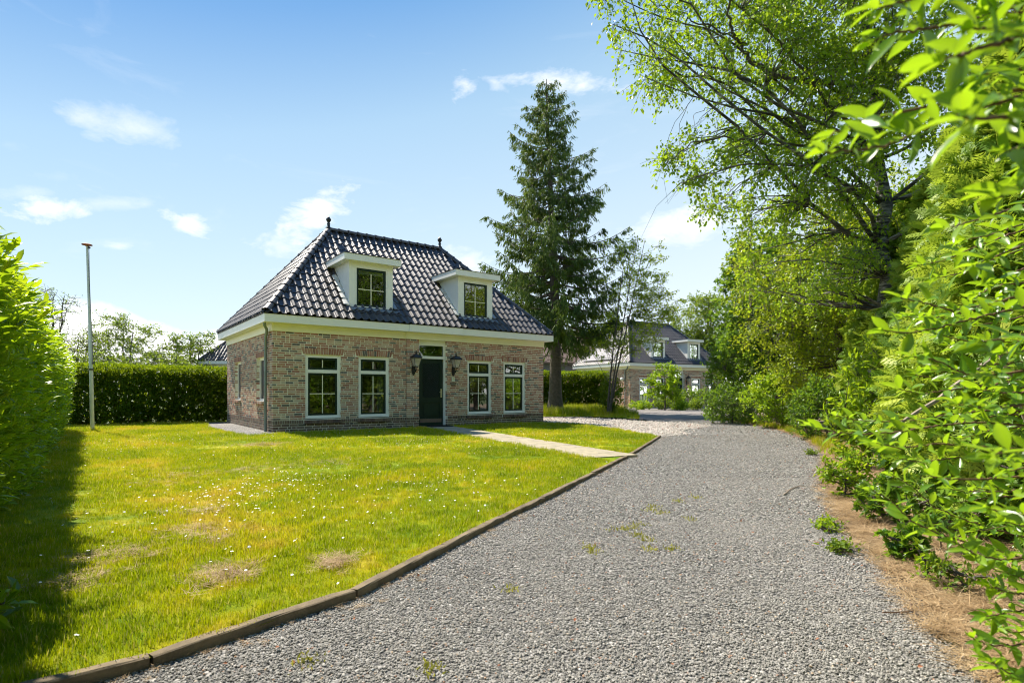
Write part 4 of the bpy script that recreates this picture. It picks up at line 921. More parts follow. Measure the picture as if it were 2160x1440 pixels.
ol = MB(); ol.tube([(.0, -.02, .062), (-.006, -.024, .03), (.01, -.024, 0)], .012, 5); ol.tube(np.vstack([ring * .8 + (0, -.02, 0), ring[:1] * .8 + (0, -.02, 0)]), .004, 5); ol.obj('relief', M['plaque'], t)
dm_ = MB(); dm_.box(-.38, .38, -.24, .24, 0, .018); t = dm_.obj('doormat', M['mat'], None, loc=tuple(in_house(4.9, ENT[2] + .32, .056)), rot=(0, 0, yaw_main)); tag(t, 'flat black rubber doormat in front of the green door', 'doormat')
rb2 = MB(); 
for k in range(14): rb2.box(-.36, .36, -.22 + k * .032, -.205 + k * .032, .0182, .024)
rb2.obj('ribbing', M['mat'], t)

# flagpole
fp = G(195, 911); root = empty('flagpole', tuple(fp)); tag(root, 'tall pale flagpole with a rusty cap beside the left hedge', 'flagpole')
top = P(183.5, 517, fp[1]) - fp; top[1] = 0
def pl(t): return top * t + np.array([.015 * math.sin(t * 3.1), 0, 0])
ts = np.linspace(0, 1, 12); b = MB(); b.tube([pl(t) for t in ts[:6]] , np.linspace(.052, .046, 6), 16); b.tube([pl(t) for t in np.linspace(.4545, 1, 8)], np.linspace(.043, .030, 8), 16, cap=True); b.obj('pole', M['pole'], root, True)
zz = pl(.335); b = MB(); b.tube([zz - (0, 0, .02), zz + (0, 0, .02)], .058, 16, cap=True); b.obj('collar', M['black'], root)
b = MB(); b.lathe([(0, -.03), (.04, -.03), (.05, -.012), (.13, 0), (.13, .016), (.09, .034), (0, .05)], 20, tuple(top)); b.obj('cap', M['rust'], root)
b = MB(); b.tube([top + (.065, -.02, -.07), top + (.035, 0, -.07)], .02, 8, cap=True); b.tube([top + (.07, -.035, -.075), top + (.07, .005, -.075)], .03, 10, cap=True); b.obj('pulley', M['black'], root)
b = MB(); 
for dx_ in (.058, .072): b.tube([pl(1) + (dx_, -.02, -.09)] + [pl(t) + (dx_ + .012 * math.sin(t * 9 + dx_ * 60), -.03, 0) for t in np.linspace(.97, .36, 14)], .0045, 5)
b.obj('halyard', M['rope'], root)
b = MB(); zz = pl(.36); b.tube([zz + (.045, -.01, .06), zz + (.10, -.01, .05)], .012, 6, cap=True); b.tube([zz + (.095, -.01, .0), zz + (.095, -.01, .11)], .012, 6, cap=True); b.obj('cleat', M['black'], root)

# grey weatherboarded neighbour behind the spruce
nb = empty('boarded_house', (2.0, 47.0, 0), math.radians(14)); tag(nb, 'grey weatherboarded house with brown roof behind the spruce', 'house')
b = MB(); b.box(-5, 5.5, 0, 7, 0, 3.6); b.obj('wall', M['render_grey'], nb)
bd = MB(); bd.box(-5.06, 5.56, -.032, -.001, -.105, .105); bme = bd.mesh('weatherboard', M['render_grey'])
for k in range(18): add_obj('weatherboard', bme, nb, (0, -.012, .12 + k * .2), (math.radians(5), 0, 0))
b = MB(); v = [(-5.4, -.5, 3.5), (5.9, -.5, 3.5), (5.9, 3.5, 6.6), (-5.4, 3.5, 6.6), (-5.4, 7.5, 3.5), (5.9, 7.5, 3.5)]; b.add(v + [(x, y, z + .12) for x, y, z in v], [(0, 3, 4), (1, 5, 2)], [(0, 1, 2, 3), (3, 2, 5, 4), (6, 7, 8, 9), (9, 8, 11, 10), (0, 1, 7, 6), (4, 5, 11, 10), (0, 6, 9, 3), (3, 9, 10, 4), (1, 2, 8, 7), (2, 5, 11, 8)]); M['brownroof'] = plain('brown_roof', (.17, .11, .085), .8, .3, 3, .5); b.obj('roof', M['brownroof'], nb)
f = MB(); frame_boxes(f, Mfront, 2.2, 3.3, 1.2, 2.6, .07, .0, .08); wn = f.obj('window', M['white'], nb); p = MB(); quad(p, Mfront, 2.27, 3.23, 1.27, 2.53, .06); p.obj('pane', M['glass'], wn)
b = MB(); b.box(5.5, 5.62, -.1, .02, 0, 3.5); b.obj('corner_board', M['white'], nb)

# ------------------------------------------------------------------ vegetation builders
def curve(a, b, rng, sag=0., wig=.06, n=6):
    a, b = np.asarray(a, float), np.asarray(b, float); t = np.linspace(0, 1, n)[:, None]; L = np.linalg.norm(b - a)
    p = a + (b - a) * t; T1 = t[:, 0]
    for k_ in (1, 2, 3): p += np.outer(np.sin(np.pi * k_ * T1), rng.normal(0, wig * L * .62 / k_, 3))
    p[:, 2] += sag * L * np.sin(np.pi * t[:, 0]); return p
def tree(name, label, cat, base, trunk, crowns, ncl, cr, tw, lpt, leaf, mats, seed, group=None, droop=.2, limbs=9, r0=.16, stems=1, spread=.0, shell=.45, up=0., twr=.006, wscale=1., bare=0, flat=1., low=.35):
    """trunk: list of points relative to base; crowns: (centre, radii, weight); leaf=(template, length)"""
    rng = np.random.default_rng(seed); base = np.asarray(base, float); root = empty(name, tuple(base)); tag(root, label, cat, group)
    trunk = np.asarray(trunk, float); tm = MB(); allst = []
    for s_ in range(stems):
        off = np.array([math.cos(s_ * 2.4) * spread, math.sin(s_ * 2.4) * spread, 0]); tp = trunk + off * np.linspace(.12, 1, len(trunk))[:, None] ** 1.2 * (1 if stems > 1 else 0)
        tt = np.linspace(0, 1, 14); k = np.linspace(0, 1, len(tp)); q = np.stack([np.interp(tt, k, tp[:, i]) for i in range(3)], -1)
        q[1:-1] += rng.normal(0, r0 * .25, (12, 3)) * (1, 1, 0); rr = r0 * (1 - .82 * tt) * (1 + .35 * np.exp(-tt * 14)); tm.tube(q, rr, 9); allst.append((q, rr))
    tm.obj('trunk', mats[1], root, True)
    wts = np.array([c[2] for c in crowns], float); wts /= wts.sum(); C = []
    for c, r, w_ in crowns:
        m_ = max(1, int(round(ncl * w_ / sum(x[2] for x in crowns)))); C.append(ellip(m_, c, r, rng, shell))
    C = np.concatenate(C); rng.shuffle(C); C[:, 2] = np.maximum(C[:, 2], cr * .3)
    br = MB(); nl = min(limbs, len(C)); prim = []
    far = sorted(range(len(C)), key=lambda i: -np.linalg.norm(C[i][:2] - trunk[-1][:2]) + rng.uniform(0, 1.5))[:nl]
    for i in far:
        q, rr = allst[rng.integers(len(allst))]; zt = C[i][2] * rng.uniform(.45, .8); j = int(np.argmin(abs(q[:, 2] - zt))); j = max(j, int(len(q) * low * .6))
        p = curve(q[j], C[i], rng, .07 - .12 * droop, .10, 9); ra = np.linspace(max(rr[j] * .34, .010), .007, 9); br.tube(p, ra, 6); prim.append((p, ra))
    PP = np.concatenate([p for p, _ in prim] + [q[3:] for q, _ in allst]); PR = np.concatenate([r for _, r in prim] + [r[3:] for _, r in allst])
    for i in range(len(C)):
        if i in far: continue
        d = np.linalg.norm(PP - C[i], axis=1) + np.maximum(0, PP[:, 2] - C[i][2]) * .8; j = int(np.argmin(d)); p = curve(PP[j], C[i], rng, .03, .08, 5); br.tube(p, np.linspace(min(max(PR[j] * .5, .006), .03), .004, 5), 4)
    # twigs and leaves
    n = len(C) * tw; c = np.repeat(C, tw, 0); D = rand_dirs(n, rng) * (1, 1, flat); D[:, 2] += up - droop * .6; D /= np.linalg.norm(D, axis=1, keepdims=True)
    ln = cr * rng.uniform(.5, 1.15, n); a_ = c + D * cr * .05
    if twr > 0:
        sel = np.arange(n) if n < 5200 else rng.choice(n, 5200, False)
        for i in sel: br.tube(np.array([a_[i], a_[i] + D[i] * ln[i] * .55 + (0, 0, -.02 * ln[i]), a_[i] + D[i] * ln[i] + (0, 0, -.16 * ln[i] * droop * 3)]), (twr, twr * .7, twr * .4), 3)
    br.obj('branches', mats[1], root)
    m_ = n * lpt; t = rng.uniform(.12, 1.03, m_); a2 = np.repeat(a_, lpt, 0); D2 = np.repeat(D, lpt, 0); l2 = np.repeat(ln, lpt)
    X = a2 + D2 * (l2 * t)[:, None]; X[:, 2] -= .16 * l2 * t * t * droop * 3; X += rng.normal(0, cr * .10, X.shape)
    ld = D2 * .5 + rand_dirs(m_, rng) * .75; ld[:, 2] -= droop * 1.0; nm = rand_dirs(m_, rng) * .75 + (0, 0, .8)
    cc = np.repeat(rng.normal(0, .16, len(C)), tw * lpt)
    if bare: keep = rng.random(m_) > bare; X, ld, nm, cc = X[keep], ld[keep], nm[keep], cc[keep]
    S = leaf[1] * rng.uniform(.6, 1.25, len(X)); S3 = np.c_[S * wscale, S, S]
    mb = MB(); mb.stamp(leaf[0], frames(ld, nm), S3, X, np.clip(rng.normal(.42, .2, len(X)) + cc, 0, 1)); mb.obj('crown', mats[0], root)
    return root

# --- left laurel hedge: single near leaves are parts, the rest is one mass
def leaf_wall(X, N_, rng, tmpl, size, upb=.55, along=None, jit=.55):
    n = len(X); d = N_ * .62 + rand_dirs(n, rng) * jit + np.array([0, 0, upb]); 
    if along is not None: d = d + along
    nm = N_ * .35 + rand_dirs(n, rng) * .55 + np.array([0, 0, .85]); return frames(d, nm)
rng = np.random.default_rng(21)
hl = empty('laurel_hedge', tuple(uv(-.9, 8, 0))); tag(hl, 'tall glossy laurel hedge along the left edge of the lawn', 'hedge'); hl0 = np.array(hl.location)
def hedge_pts(n, v0, v1, rng, power=1.0):
    v_ = v0 + (v1 - v0) * rng.random(n) ** power; z = rng.random(n) ** .92 * 2.0 + .03
    q = np.c_[v_ * .9, z * 1.6]; b_ = .075 * wob(q, 1.6, 3) + .05 * wob(q, 4.5, 4)
    u_ = -.565 + .09 * np.clip(z - .3, 0, 1.2) - .16 * np.clip(1 - z / .35, 0, 1) + b_ - np.abs(rng.normal(0, .08, n)) + .07 * (rng.random(n) < .10)
    z = z * 1.03; u_ = np.where(z > 1.80, u_ - (z - 1.80) * .8 * rng.random(n), u_)
    X = np.array([U[0] * u_ + V[0] * v_, U[1] * u_ + V[1] * v_, z]).T; return X, v_
nv = uv(1, 0); nv = nv / np.linalg.norm(nv)
Xc, vc = hedge_pts(3900, 1.0, 20.6, rng, 1.45)
nk = 8; sd_ = nv[None] * .9 + rand_dirs(len(Xc), rng) * .45 + (0, 0, .55); sd_ /= np.linalg.norm(sd_, axis=1, keepdims=True)
SD = np.repeat(sd_, nk, 0); pr = rand_dirs(len(SD), rng); pr -= SD * np.sum(pr * SD, 1, keepdims=True); pr /= np.linalg.norm(pr, axis=1, keepdims=True); tk_ = np.tile(np.linspace(0, 1, nk), len(Xc))[:, None]
Xa = np.repeat(Xc, nk, 0) + SD * (tk_ - .6) * .17; DA = SD * (.35 + .65 * tk_) + pr * (1 - .45 * tk_); CT = np.repeat(rng.normal(0, .13, len(Xc)), nk)
# top surface
nt2 = 11000; v_ = 1.0 + 19.6 * rng.random(nt2) ** 1.4; u_ = -.54 - rng.random(nt2) ** 1.4 * 1.1; z = 2.05 + .05 * wob(np.c_[u_, v_], 2.2, 5) + rng.normal(0, .035, nt2) - .05 * (u_ > -.5)
Xt = np.array([U[0] * u_ + V[0] * v_, U[1] * u_ + V[1] * v_, z]).T
Ra = frames(DA, SD * .35 + (0, 0, .9) + rand_dirs(len(DA), rng) * .3); Rt = leaf_wall(Xt, nv[None] * .15, rng, None, 0, 1.0, jit=.6)
Sa = rng.uniform(.075, .135, len(Xa)); St = rng.uniform(.07, .12, nt2); ta = np.clip(rng.normal(.27, .16, len(Xa)) + CT + .26 * tk_[:, 0] + np.where(Xa[:, 2] > 1.7, .3, 0), 0, 1); tt_ = np.clip(rng.normal(.78, .16, nt2), 0, 1)  # top and upper leaves tinted lighter, sunlight put into their colour
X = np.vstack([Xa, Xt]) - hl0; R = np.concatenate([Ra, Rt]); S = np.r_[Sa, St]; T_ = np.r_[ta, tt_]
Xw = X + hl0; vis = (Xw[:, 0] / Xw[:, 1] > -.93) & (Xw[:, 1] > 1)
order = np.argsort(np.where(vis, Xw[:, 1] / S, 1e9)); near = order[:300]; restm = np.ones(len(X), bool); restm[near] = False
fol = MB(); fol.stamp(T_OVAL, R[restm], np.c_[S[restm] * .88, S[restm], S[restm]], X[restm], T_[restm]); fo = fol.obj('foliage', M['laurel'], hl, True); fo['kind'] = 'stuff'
def leaf_parts(idx, X, R, S, T_, tmpl, mat, parent, wsc=1.05, nv_=7):
    var = [MB().add(tmpl[0] * (wsc, 1, 1), tmpl[1], tmpl[2], (k + .5) / nv_ + RIB[len(tmpl[0])]).mesh('leaf', mat, True) for k in range(nv_)]
    for i in idx:
        o = add_obj('leaf', var[min(nv_ - 1, int(T_[i] * nv_))], parent); o.matrix_local = Matrix.Translation(Vector(X[i])) @ Matrix([list(r) for r in R[i]]).to_4x4() @ Matrix.Scale(float(S[i]), 4)
leaf_parts(near, X, R, S, T_, T_OVAL, M['laurel'], hl, .88)
# dark inner stems so the hedge is not hollow
st = MB()
for k in range(90):
    v0 = rng.uniform(.8, 20); a = uv(-1.1 + rng.normal(0, .08), v0); 
    for j in range(3): b = uv(-.75 - rng.random() * .7, v0 + rng.normal(0, .35), rng.uniform(1.2, 1.85)); st.tube(curve(a, b, rng, 0, .06, 5) - hl0, (.022, .018, .013, .009, .005), 5)
st.obj('stems', M['bark'], hl)
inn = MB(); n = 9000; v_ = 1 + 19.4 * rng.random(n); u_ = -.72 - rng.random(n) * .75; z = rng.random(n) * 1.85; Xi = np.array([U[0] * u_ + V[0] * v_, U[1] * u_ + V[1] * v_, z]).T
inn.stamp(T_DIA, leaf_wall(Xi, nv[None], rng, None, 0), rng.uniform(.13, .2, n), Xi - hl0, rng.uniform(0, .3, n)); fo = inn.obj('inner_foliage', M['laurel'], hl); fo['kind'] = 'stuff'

# --- clipped back hedge
def box_hedge(label, a, b, depth, h, n, size, mat, seed, tmpl=T_DIA, name='clipped_hedge', bulge=.04, topn=.22, group=None):
    rng = np.random.default_rng(seed); a, b = np.array(a, float)[:2], np.array(b, float)[:2]; d = b - a; L = np.linalg.norm(d); d /= L; nn = np.array([d[1], -d[0]])
    root = empty(name, (*((a + b) / 2), 0)); tag(root, label, 'hedge', group); o = np.array(root.location)
    nf = int(n * (1 - topn)); s = rng.random(nf) * L; z = rng.random(nf) ** .9 * h; q = np.c_[s, z * 1.5]
    off = bulge * (wob(q, 1.7, seed) + .6 * wob(q, 5, seed + 1)) - np.abs(rng.normal(0, .06, nf)) - .12 * (z < .2) * rng.random(nf)
    X1 = np.c_[a[0] + d[0] * s + nn[0] * off, a[1] + d[1] * s + nn[1] * off, z]
    ntp = n - nf; s = rng.random(ntp) * L; w_ = -rng.random(ntp) * depth; z = h + bulge * wob(np.c_[s, w_], 2, seed + 2) + rng.normal(0, .03, ntp); X2 = np.c_[a[0] + d[0] * s + nn[0] * w_, a[1] + d[1] * s + nn[1] * w_, z]
    N3 = np.array([[nn[0], nn[1], 0]]); R = np.concatenate([leaf_wall(X1, N3, rng, None, 0, .2), leaf_wall(X2, N3 * .1, rng, None, 0, 1.)])
    S = rng.uniform(.7, 1.25, n) * size; T_ = np.r_[np.clip(rng.normal(.33, .2, nf) + np.where(X1[:, 2] > h - .22, .45, 0), 0, 1), np.clip(rng.normal(.8, .15, ntp), 0, 1)]  # sunlit top band put into the leaf colour as a lighter tint
    mb = MB(); mb.stamp(tmpl, R, S, np.vstack([X1, X2]) - o, T_)
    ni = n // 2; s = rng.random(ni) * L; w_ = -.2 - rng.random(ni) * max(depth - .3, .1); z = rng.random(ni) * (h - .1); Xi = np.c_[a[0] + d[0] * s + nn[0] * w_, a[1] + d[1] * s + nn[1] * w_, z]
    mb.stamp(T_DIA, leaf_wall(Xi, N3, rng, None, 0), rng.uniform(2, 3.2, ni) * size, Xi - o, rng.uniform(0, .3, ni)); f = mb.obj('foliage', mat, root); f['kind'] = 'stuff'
    st = MB()
    for k in range(int(L * 2.5)):
        s0 = rng.random() * L; p = a + d * s0 - nn * depth * .5; e = a + d * (s0 + rng.normal(0, .2)) - nn * depth * rng.uniform(.2, .7); st.tube(curve((*p, 0), (*e, h * .85), rng, 0, .05, 4) - o, (.025, .018, .012, .006), 4)
    st.obj('stems', M['bark'], root); return root
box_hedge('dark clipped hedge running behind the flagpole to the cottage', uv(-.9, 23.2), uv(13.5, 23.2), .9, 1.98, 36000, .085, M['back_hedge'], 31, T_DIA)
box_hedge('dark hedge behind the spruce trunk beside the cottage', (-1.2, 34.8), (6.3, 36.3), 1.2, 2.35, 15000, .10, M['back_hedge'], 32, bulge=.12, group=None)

# --- spruce
def spruce(label, base, H, seed):
    rng = np.random.default_rng(seed); root = empty('spruce_tree', tuple(base)); tag(root, label, 'spruce tree')
    tr = MB(); t = np.linspace(0, 1, 24); tp = np.c_[.10 * np.sin(t * 5) - .38 * t, .08 * np.cos(t * 4), t * H]; rr = .33 * (1 - t) ** .85 * (1 + .5 * np.exp(-t * 30)) + .015; tr.tube(tp, rr, 14); tr.obj('trunk', M['bark'], root, True)
    br = MB(); D, X, Tn, Sz = [], [], [], []
    z = 4.5
    while z < H - .25:
        q = (z - 2.8) / (H - 2.8)
        R_ = 5.7 * (1 - q) ** .78 * (.62 + .38 * min(1, q / .16)) + .12
        nb_ = 6 if q < .8 else 5; ph = rng.uniform(0, 6.28)
        for k in range(nb_):
            a = ph + k * 2 * math.pi / nb_ + rng.normal(0, .25); L = R_ * rng.uniform(.5, 1.12)
            if rng.random() < .10: L *= .5
            c = np.array([np.interp(z, tp[:, 2], tp[:, 0]), np.interp(z, tp[:, 2], tp[:, 1]), z + rng.normal(0, .12)]); o = np.array([math.cos(a), math.sin(a), 0])
            s = np.linspace(0, 1, 9); dz_ = (-.42 * (1 - q) * np.sin(s * 2.1) + .26 * s ** 3 + .32 * q * s) * L * .62; sw = rng.normal(0, .06)
            side = np.array([-o[1], o[0], 0]); P_ = c + o * (L * s)[:, None] + side * (sw * L * s ** 2)[:, None]; P_[:, 2] += dz_
            br.tube(P_, np.linspace(.014 + .011 * L, .006, 9), 4)
            m_ = int(10.5 * L) + 3
            for j in range(m_):
                f = rng.uniform(.18, 1.02) ** .8; b = np.array([np.interp(f, s, P_[:, i]) for i in range(3)]); sd = rng.choice([-1, 1]) * side * rng.uniform(.2, 1) + o * rng.uniform(.1, .8)
                bl = L * .24 * (1.15 - f) + .16; bl *= rng.uniform(.5, 1.3); e = b + sd * bl + (0, 0, -bl * rng.uniform(.3, 1.2) * (1 - .5 * q))
                nn_ = int(7 + bl * 20); tt = rng.random(nn_); pp = b + (e - b) * tt[:, None] + rng.normal(0, .035, (nn_, 3)); dd = (e - b) / bl * .6 + rand_dirs(nn_, rng) * .42; dd[:, 2] -= .85 * (1 - .75 * (f > .93))
                X.append(pp); D.append(dd); Sz.append(rng.uniform(.13, .28, nn_) * (.75 + .3 * (1 - q))); Tn.append(np.clip(rng.normal(.30 + .22 * f, .14, nn_) + rng.normal(0, .10), 0, 1))
        z += .42 * (1 - .45 * q) * rng.uniform(.8, 1.2)
    for k in range(26):   # bare dead branches below the crown
        z_ = rng.uniform(2.4, 5.5); a = rng.uniform(0, 6.28); L = rng.uniform(.4, 2.0); br.tube(curve((0, 0, z_), (math.cos(a) * L, math.sin(a) * L, z_ - L * .25), rng, 0, .08, 5), np.linspace(.022, .004, 5), 4)
    br.obj('branches', M['bark'], root)
    X, D, Sz, Tn = np.concatenate(X), np.concatenate(D), np.concatenate(Sz), np.concatenate(Tn)
    mb = MB(); mb.stamp(T_NARROW, frames(D, rand_dirs(len(X), rng)), np.c_[Sz * .75, Sz, Sz], X, Tn); mb.obj('crown', M['spruce'], root)
    co = MB(); nc = 90; zz = H * rng.uniform(.55, .98, nc); a = rng.uniform(0, 6.28, nc); R_ = 3.9 * (1 - zz / H) ** .85 * rng.uniform(.5, 1, nc) + .1
    for i in range(nc): co.lathe([(0, 0), (.025, -.03), (.03, -.08), (0, -.14)], 6, (math.cos(a[i]) * R_[i] - .3, math.sin(a[i]) * R_[i], zz[i] - .35 * R_[i]))
    c_ = co.obj('cones', M['twig'], root); c_['kind'] = 'stuff'; print('spruce leaves', len(X)); return root
spruce('tall dark spruce with drooping branches standing right behind the cottage', np.array([2.30, 30.0, 0]), 17.7, 5)

# --- other trees and shrubs, right side and distance
def at(px, Y): return np.array([(px - 1080) / F * Y, Y, 0.])
LV = lambda k: (M[k], M['bark'])
# slender tree right of the spruce
b0 = at(1284, 27.5)
tree('slender_tree', 'slender many-stemmed tree with sparse airy crown right of the spruce', 'tree', b0, [(0, 0, 0), (.25, 0, 2.2), (.75, 0, 5.2), (1.3, .1, 8.6)], [((1.0, 0, 6.9), (1.75, 1.5, 1.9), 1.1), ((1.1, 0, 4.2), (2.1, 1.6, 1.5), 1.1), ((2.2, 0, 5.6), (1.4, 1, 1.1), .6), ((-.2, 0, 3.4), (.8, .8, .6), .2)], 150, .50, 7, 10, (T_DIA, .115), LV('hornbeam'), 41, droop=.12, limbs=16, r0=.055, stems=3, spread=.5, shell=.2, flat=.55, twr=.007, low=.3)
# ivy-like evergreen at its foot
tree('evergreen_bush', 'dark evergreen bush at the foot of the slender tree', 'bush', at(1290, 28.3), [(0, 0, 0), (0, 0, 1.4)], [((0, 0, .95), (.62, .6, 1.0), 1)], 70, .26, 7, 7, (T_DIA, .10), LV('back_hedge'), 42, droop=.1, limbs=5, r0=.05, twr=0)
tree('broad_tree', 'broad round tree far behind the second cottage', 'tree', at(1490, 58), [(0, 0, 0), (0, 0, 5), (.2, 0, 10)], [((-.3, 0, 8.2), (3.6, 3, 3.0), 1.3), ((2.0, 0, 6.2), (3.4, 3, 3.0), 1), ((-1.2, 0, 5.4), (2.6, 2.4, 2.2), .6)], 210, .85, 8, 11, (T_DIA, .24), LV('far'), 43, droop=.1, limbs=14, r0=.3, shell=.3, twr=.016)
tree('young_maple', 'small yellow green maple in front of the second cottage', 'small tree', at(1402, 35.5), [(0, 0, 0), (.05, 0, 1.2), (0, 0, 2.3)], [((0, 0, 2.0), (1.15, 1.0, .95), 1), ((-.3, 0, 1.1), (.85, .8, .5), .4), ((.5, 0, 1.2), (.75, .7, .5), .35)], 85, .30, 6, 6, (T_MAPLE, .16), LV('shoot'), 44, droop=.15, limbs=8, r0=.05, shell=.25, twr=.005)
for k, (px, Y, rx, rz_, lab, mt_) in enumerate([(1352, 36.5, .75, .32, 'low leafy plant at the left end of the bed before the second cottage', 'shoot'), (1398, 37.2, .55, .38, 'low bushy plant left of centre in the bed before the second cottage', 'far'), (1418, 37.6, .8, .62, 'rounded green shrub under the second cottage windows', 'laurel'), (1450, 38, 1.0, .78, 'wider green shrub under the right windows of the second cottage', 'laurel'), (1482, 38, .9, .72, 'green shrub at the right end of the bed before the second cottage', 'laurel'), (1436, 35.4, .5, .26, 'low spreading plant at the front edge of the bed', 'shoot'), (1467, 35.8, .34, .36, 'small ball of grey green lavender at the bed edge', 'far')]):
    tree('garden_shrub', lab, 'shrub', at(px, Y), [(0, 0, 0), (0, 0, rz_)], [((0, 0, rz_ * .95), (rx, .6, rz_), 1)], 45, .20, 6, 7, (T_DIA, .10), LV(mt_), 50 + k, 'shrubs in the bed before the second cottage', droop=.0, limbs=4, r0=.02, twr=0, shell=.3)
# bed fence
bf = empty('wire_fence', (8.1, 38.6, 0)); tag(bf, 'low dark wire fence in front of the second cottage bed', 'fence')
for i in range(7): b = MB(); b.tube([(i * 1.1, i * .25, 0), (i * 1.1, i * .25, .95)], .02, 6); b.obj('post', M['black'], bf)
for z in (.25, .55, .88): b = MB(); b.tube([(0, 0, z), (6.6, 1.5, z)], .008, 4); b.obj('rail', M['black'], bf)
gb = empty('globe_lamp', tuple(np.array([7.95, 40.9, 0]))); tag(gb, 'white globe lamp on a bracket at the corner of the second cottage', 'lamp'); b = MB(); b.lathe([(0, -.14), (.09, -.11), (.14, 0), (.09, .11), (0, .14)], 16, (0, 0, 2.05)); b.obj('globe', M['globe'], gb, True); b = MB(); b.tube([(.0, 0, 1.90), (.0, 0, 1.75), (.12, .06, 1.72)], .015, 6, cap=True); b.obj('bracket', M['black'], gb)

# right-hand side, from far to near
tree('laurel_bush', 'dense yellow green column of laurel at the bend of the drive', 'bush', at(1556, 23.5), [(0, 0, 0), (0, 0, 2.5)], [((0, 0, 1.75), (1.25, 1.3, 1.75), 1), ((.1, 0, 2.5), (1.0, 1.1, 1.0), .5)], 330, .27, 7, 8, (T_DIA, .095), LV('laurel'), 61, droop=-.1, limbs=8, r0=.08, shell=.7, twr=0, up=.35)
tree('wild_shrub', 'low leafy shrub spilling over the bend of the drive', 'shrub', at(1545, 20.3), [(0, 0, 0), (0, 0, .7)], [((0, 0, .62), (1.05, .9, .72), 1)], 150, .24, 6, 8, (T_DIA, .085), LV('maple'), 62, 'shrubs along the right edge of the drive', droop=0, limbs=6, r0=.03, shell=.55, twr=.004, up=.3)
tree('wild_shrub', 'fresh yellow green shrub with upright shoots beside the drive', 'shrub', at(1650, 17.8), [(0, 0, 0), (0, 0, 1.0)], [((0, 0, .85), (1.2, .9, .85), 1), ((.2, 0, 1.5), (.6, .5, .45), .3)], 190, .24, 6, 8, (T_DIA, .10), LV('shoot'), 63, 'shrubs along the right edge of the drive', droop=-.1, limbs=6, r0=.03, shell=.55, twr=.004, up=.5)
tree('wild_shrub', 'dark leafy shrub left of the fresh laurel shoots', 'shrub', at(1745, 13.4), [(0, 0, 0), (0, 0, .9)], [((0, 0, .72), (.85, .8, .78), 1)], 120, .22, 6, 8, (T_DIA, .085), LV('maple'), 64, 'shrubs along the right edge of the drive', droop=0, limbs=6, r0=.03, shell=.5, twr=.004, up=.25)
tree('maple_tree', 'dark green maple rising behind the laurel column', 'tree', at(1640, 20.5), [(0, 0, 0), (0, 0, 3), (-.4, 0, 6.6)], [((-.6, 0, 5.2), (1.7, 1.7, 1.9), 1), ((-.3, .3, 3.3), (1.9, 1.6, 1.4), 1)], 190, .50, 7, 9, (T_MAPLE, .17), LV('maple'), 65, droop=.15, limbs=12, r0=.14, shell=.4, twr=.008)
tree('hornbeam_tree', 'fine leaved yellow green hornbeam in the middle of the right-hand trees', 'tree', at(1775, 15.5), [(0, 0, 0), (-.1, 0, 3), (-.5, 0, 7.0)], [((-.9, 0, 4.3), (2.1, 1.8, 2.2), 1.2), ((-.3, -.3, 2.6), (2.4, 1.5, 1.5), 1.1), ((.9, 0, 5.2), (1.8, 1.5, 2.0), .8)], 520, .44, 7, 10, (T_DIA, .095), LV('hornbeam'), 66, droop=.15, limbs=22, r0=.13, shell=.35, flat=.6, twr=.005)
bb = at(1862, 10.6)
rb_ = np.random.default_rng(5)
birch = tree('birch_tree', 'tall birch with rough dark and white trunk and overhanging branches', 'birch tree', bb, [(0, 0, 0), (-.05, 0, 2.2), (.05, 0, 4.2), (-.25, 0, 7.0), (-.75, .1, 11.5)],
     [((-1.9, -.4, 7.9), (2.6, 1.9, 1.5), 1.35), ((-.4, 0, 8.8), (2.8, 2.2, 2.2), 1.3), ((-1.7, 0, 5.1), (1.85, 1.5, 1.0), .75), ((-1.0, .2, 6.6), (2.3, 1.8, 1.2), 1.0), ((-.9, .3, 3.7), (1.9, 1.4, 1.0), .62), ((1.6, 0, 7.6), (2.2, 2, 2.4), .8), ((-4.0, -.3, 7.7), (1.5, 1.1, .95), .42), ((-3.7, -.3, 5.45), (.75, .7, .45), .12), ((-1.0, .2, 10.8), (2.4, 2, 1.6), .5)],
     620, .48, 8, 12, (T_DIA, .082), (M['birch'], M['birch_bark']), 67, droop=.34, limbs=15, r0=.21, shell=.15, twr=.0045, wscale=1.2)
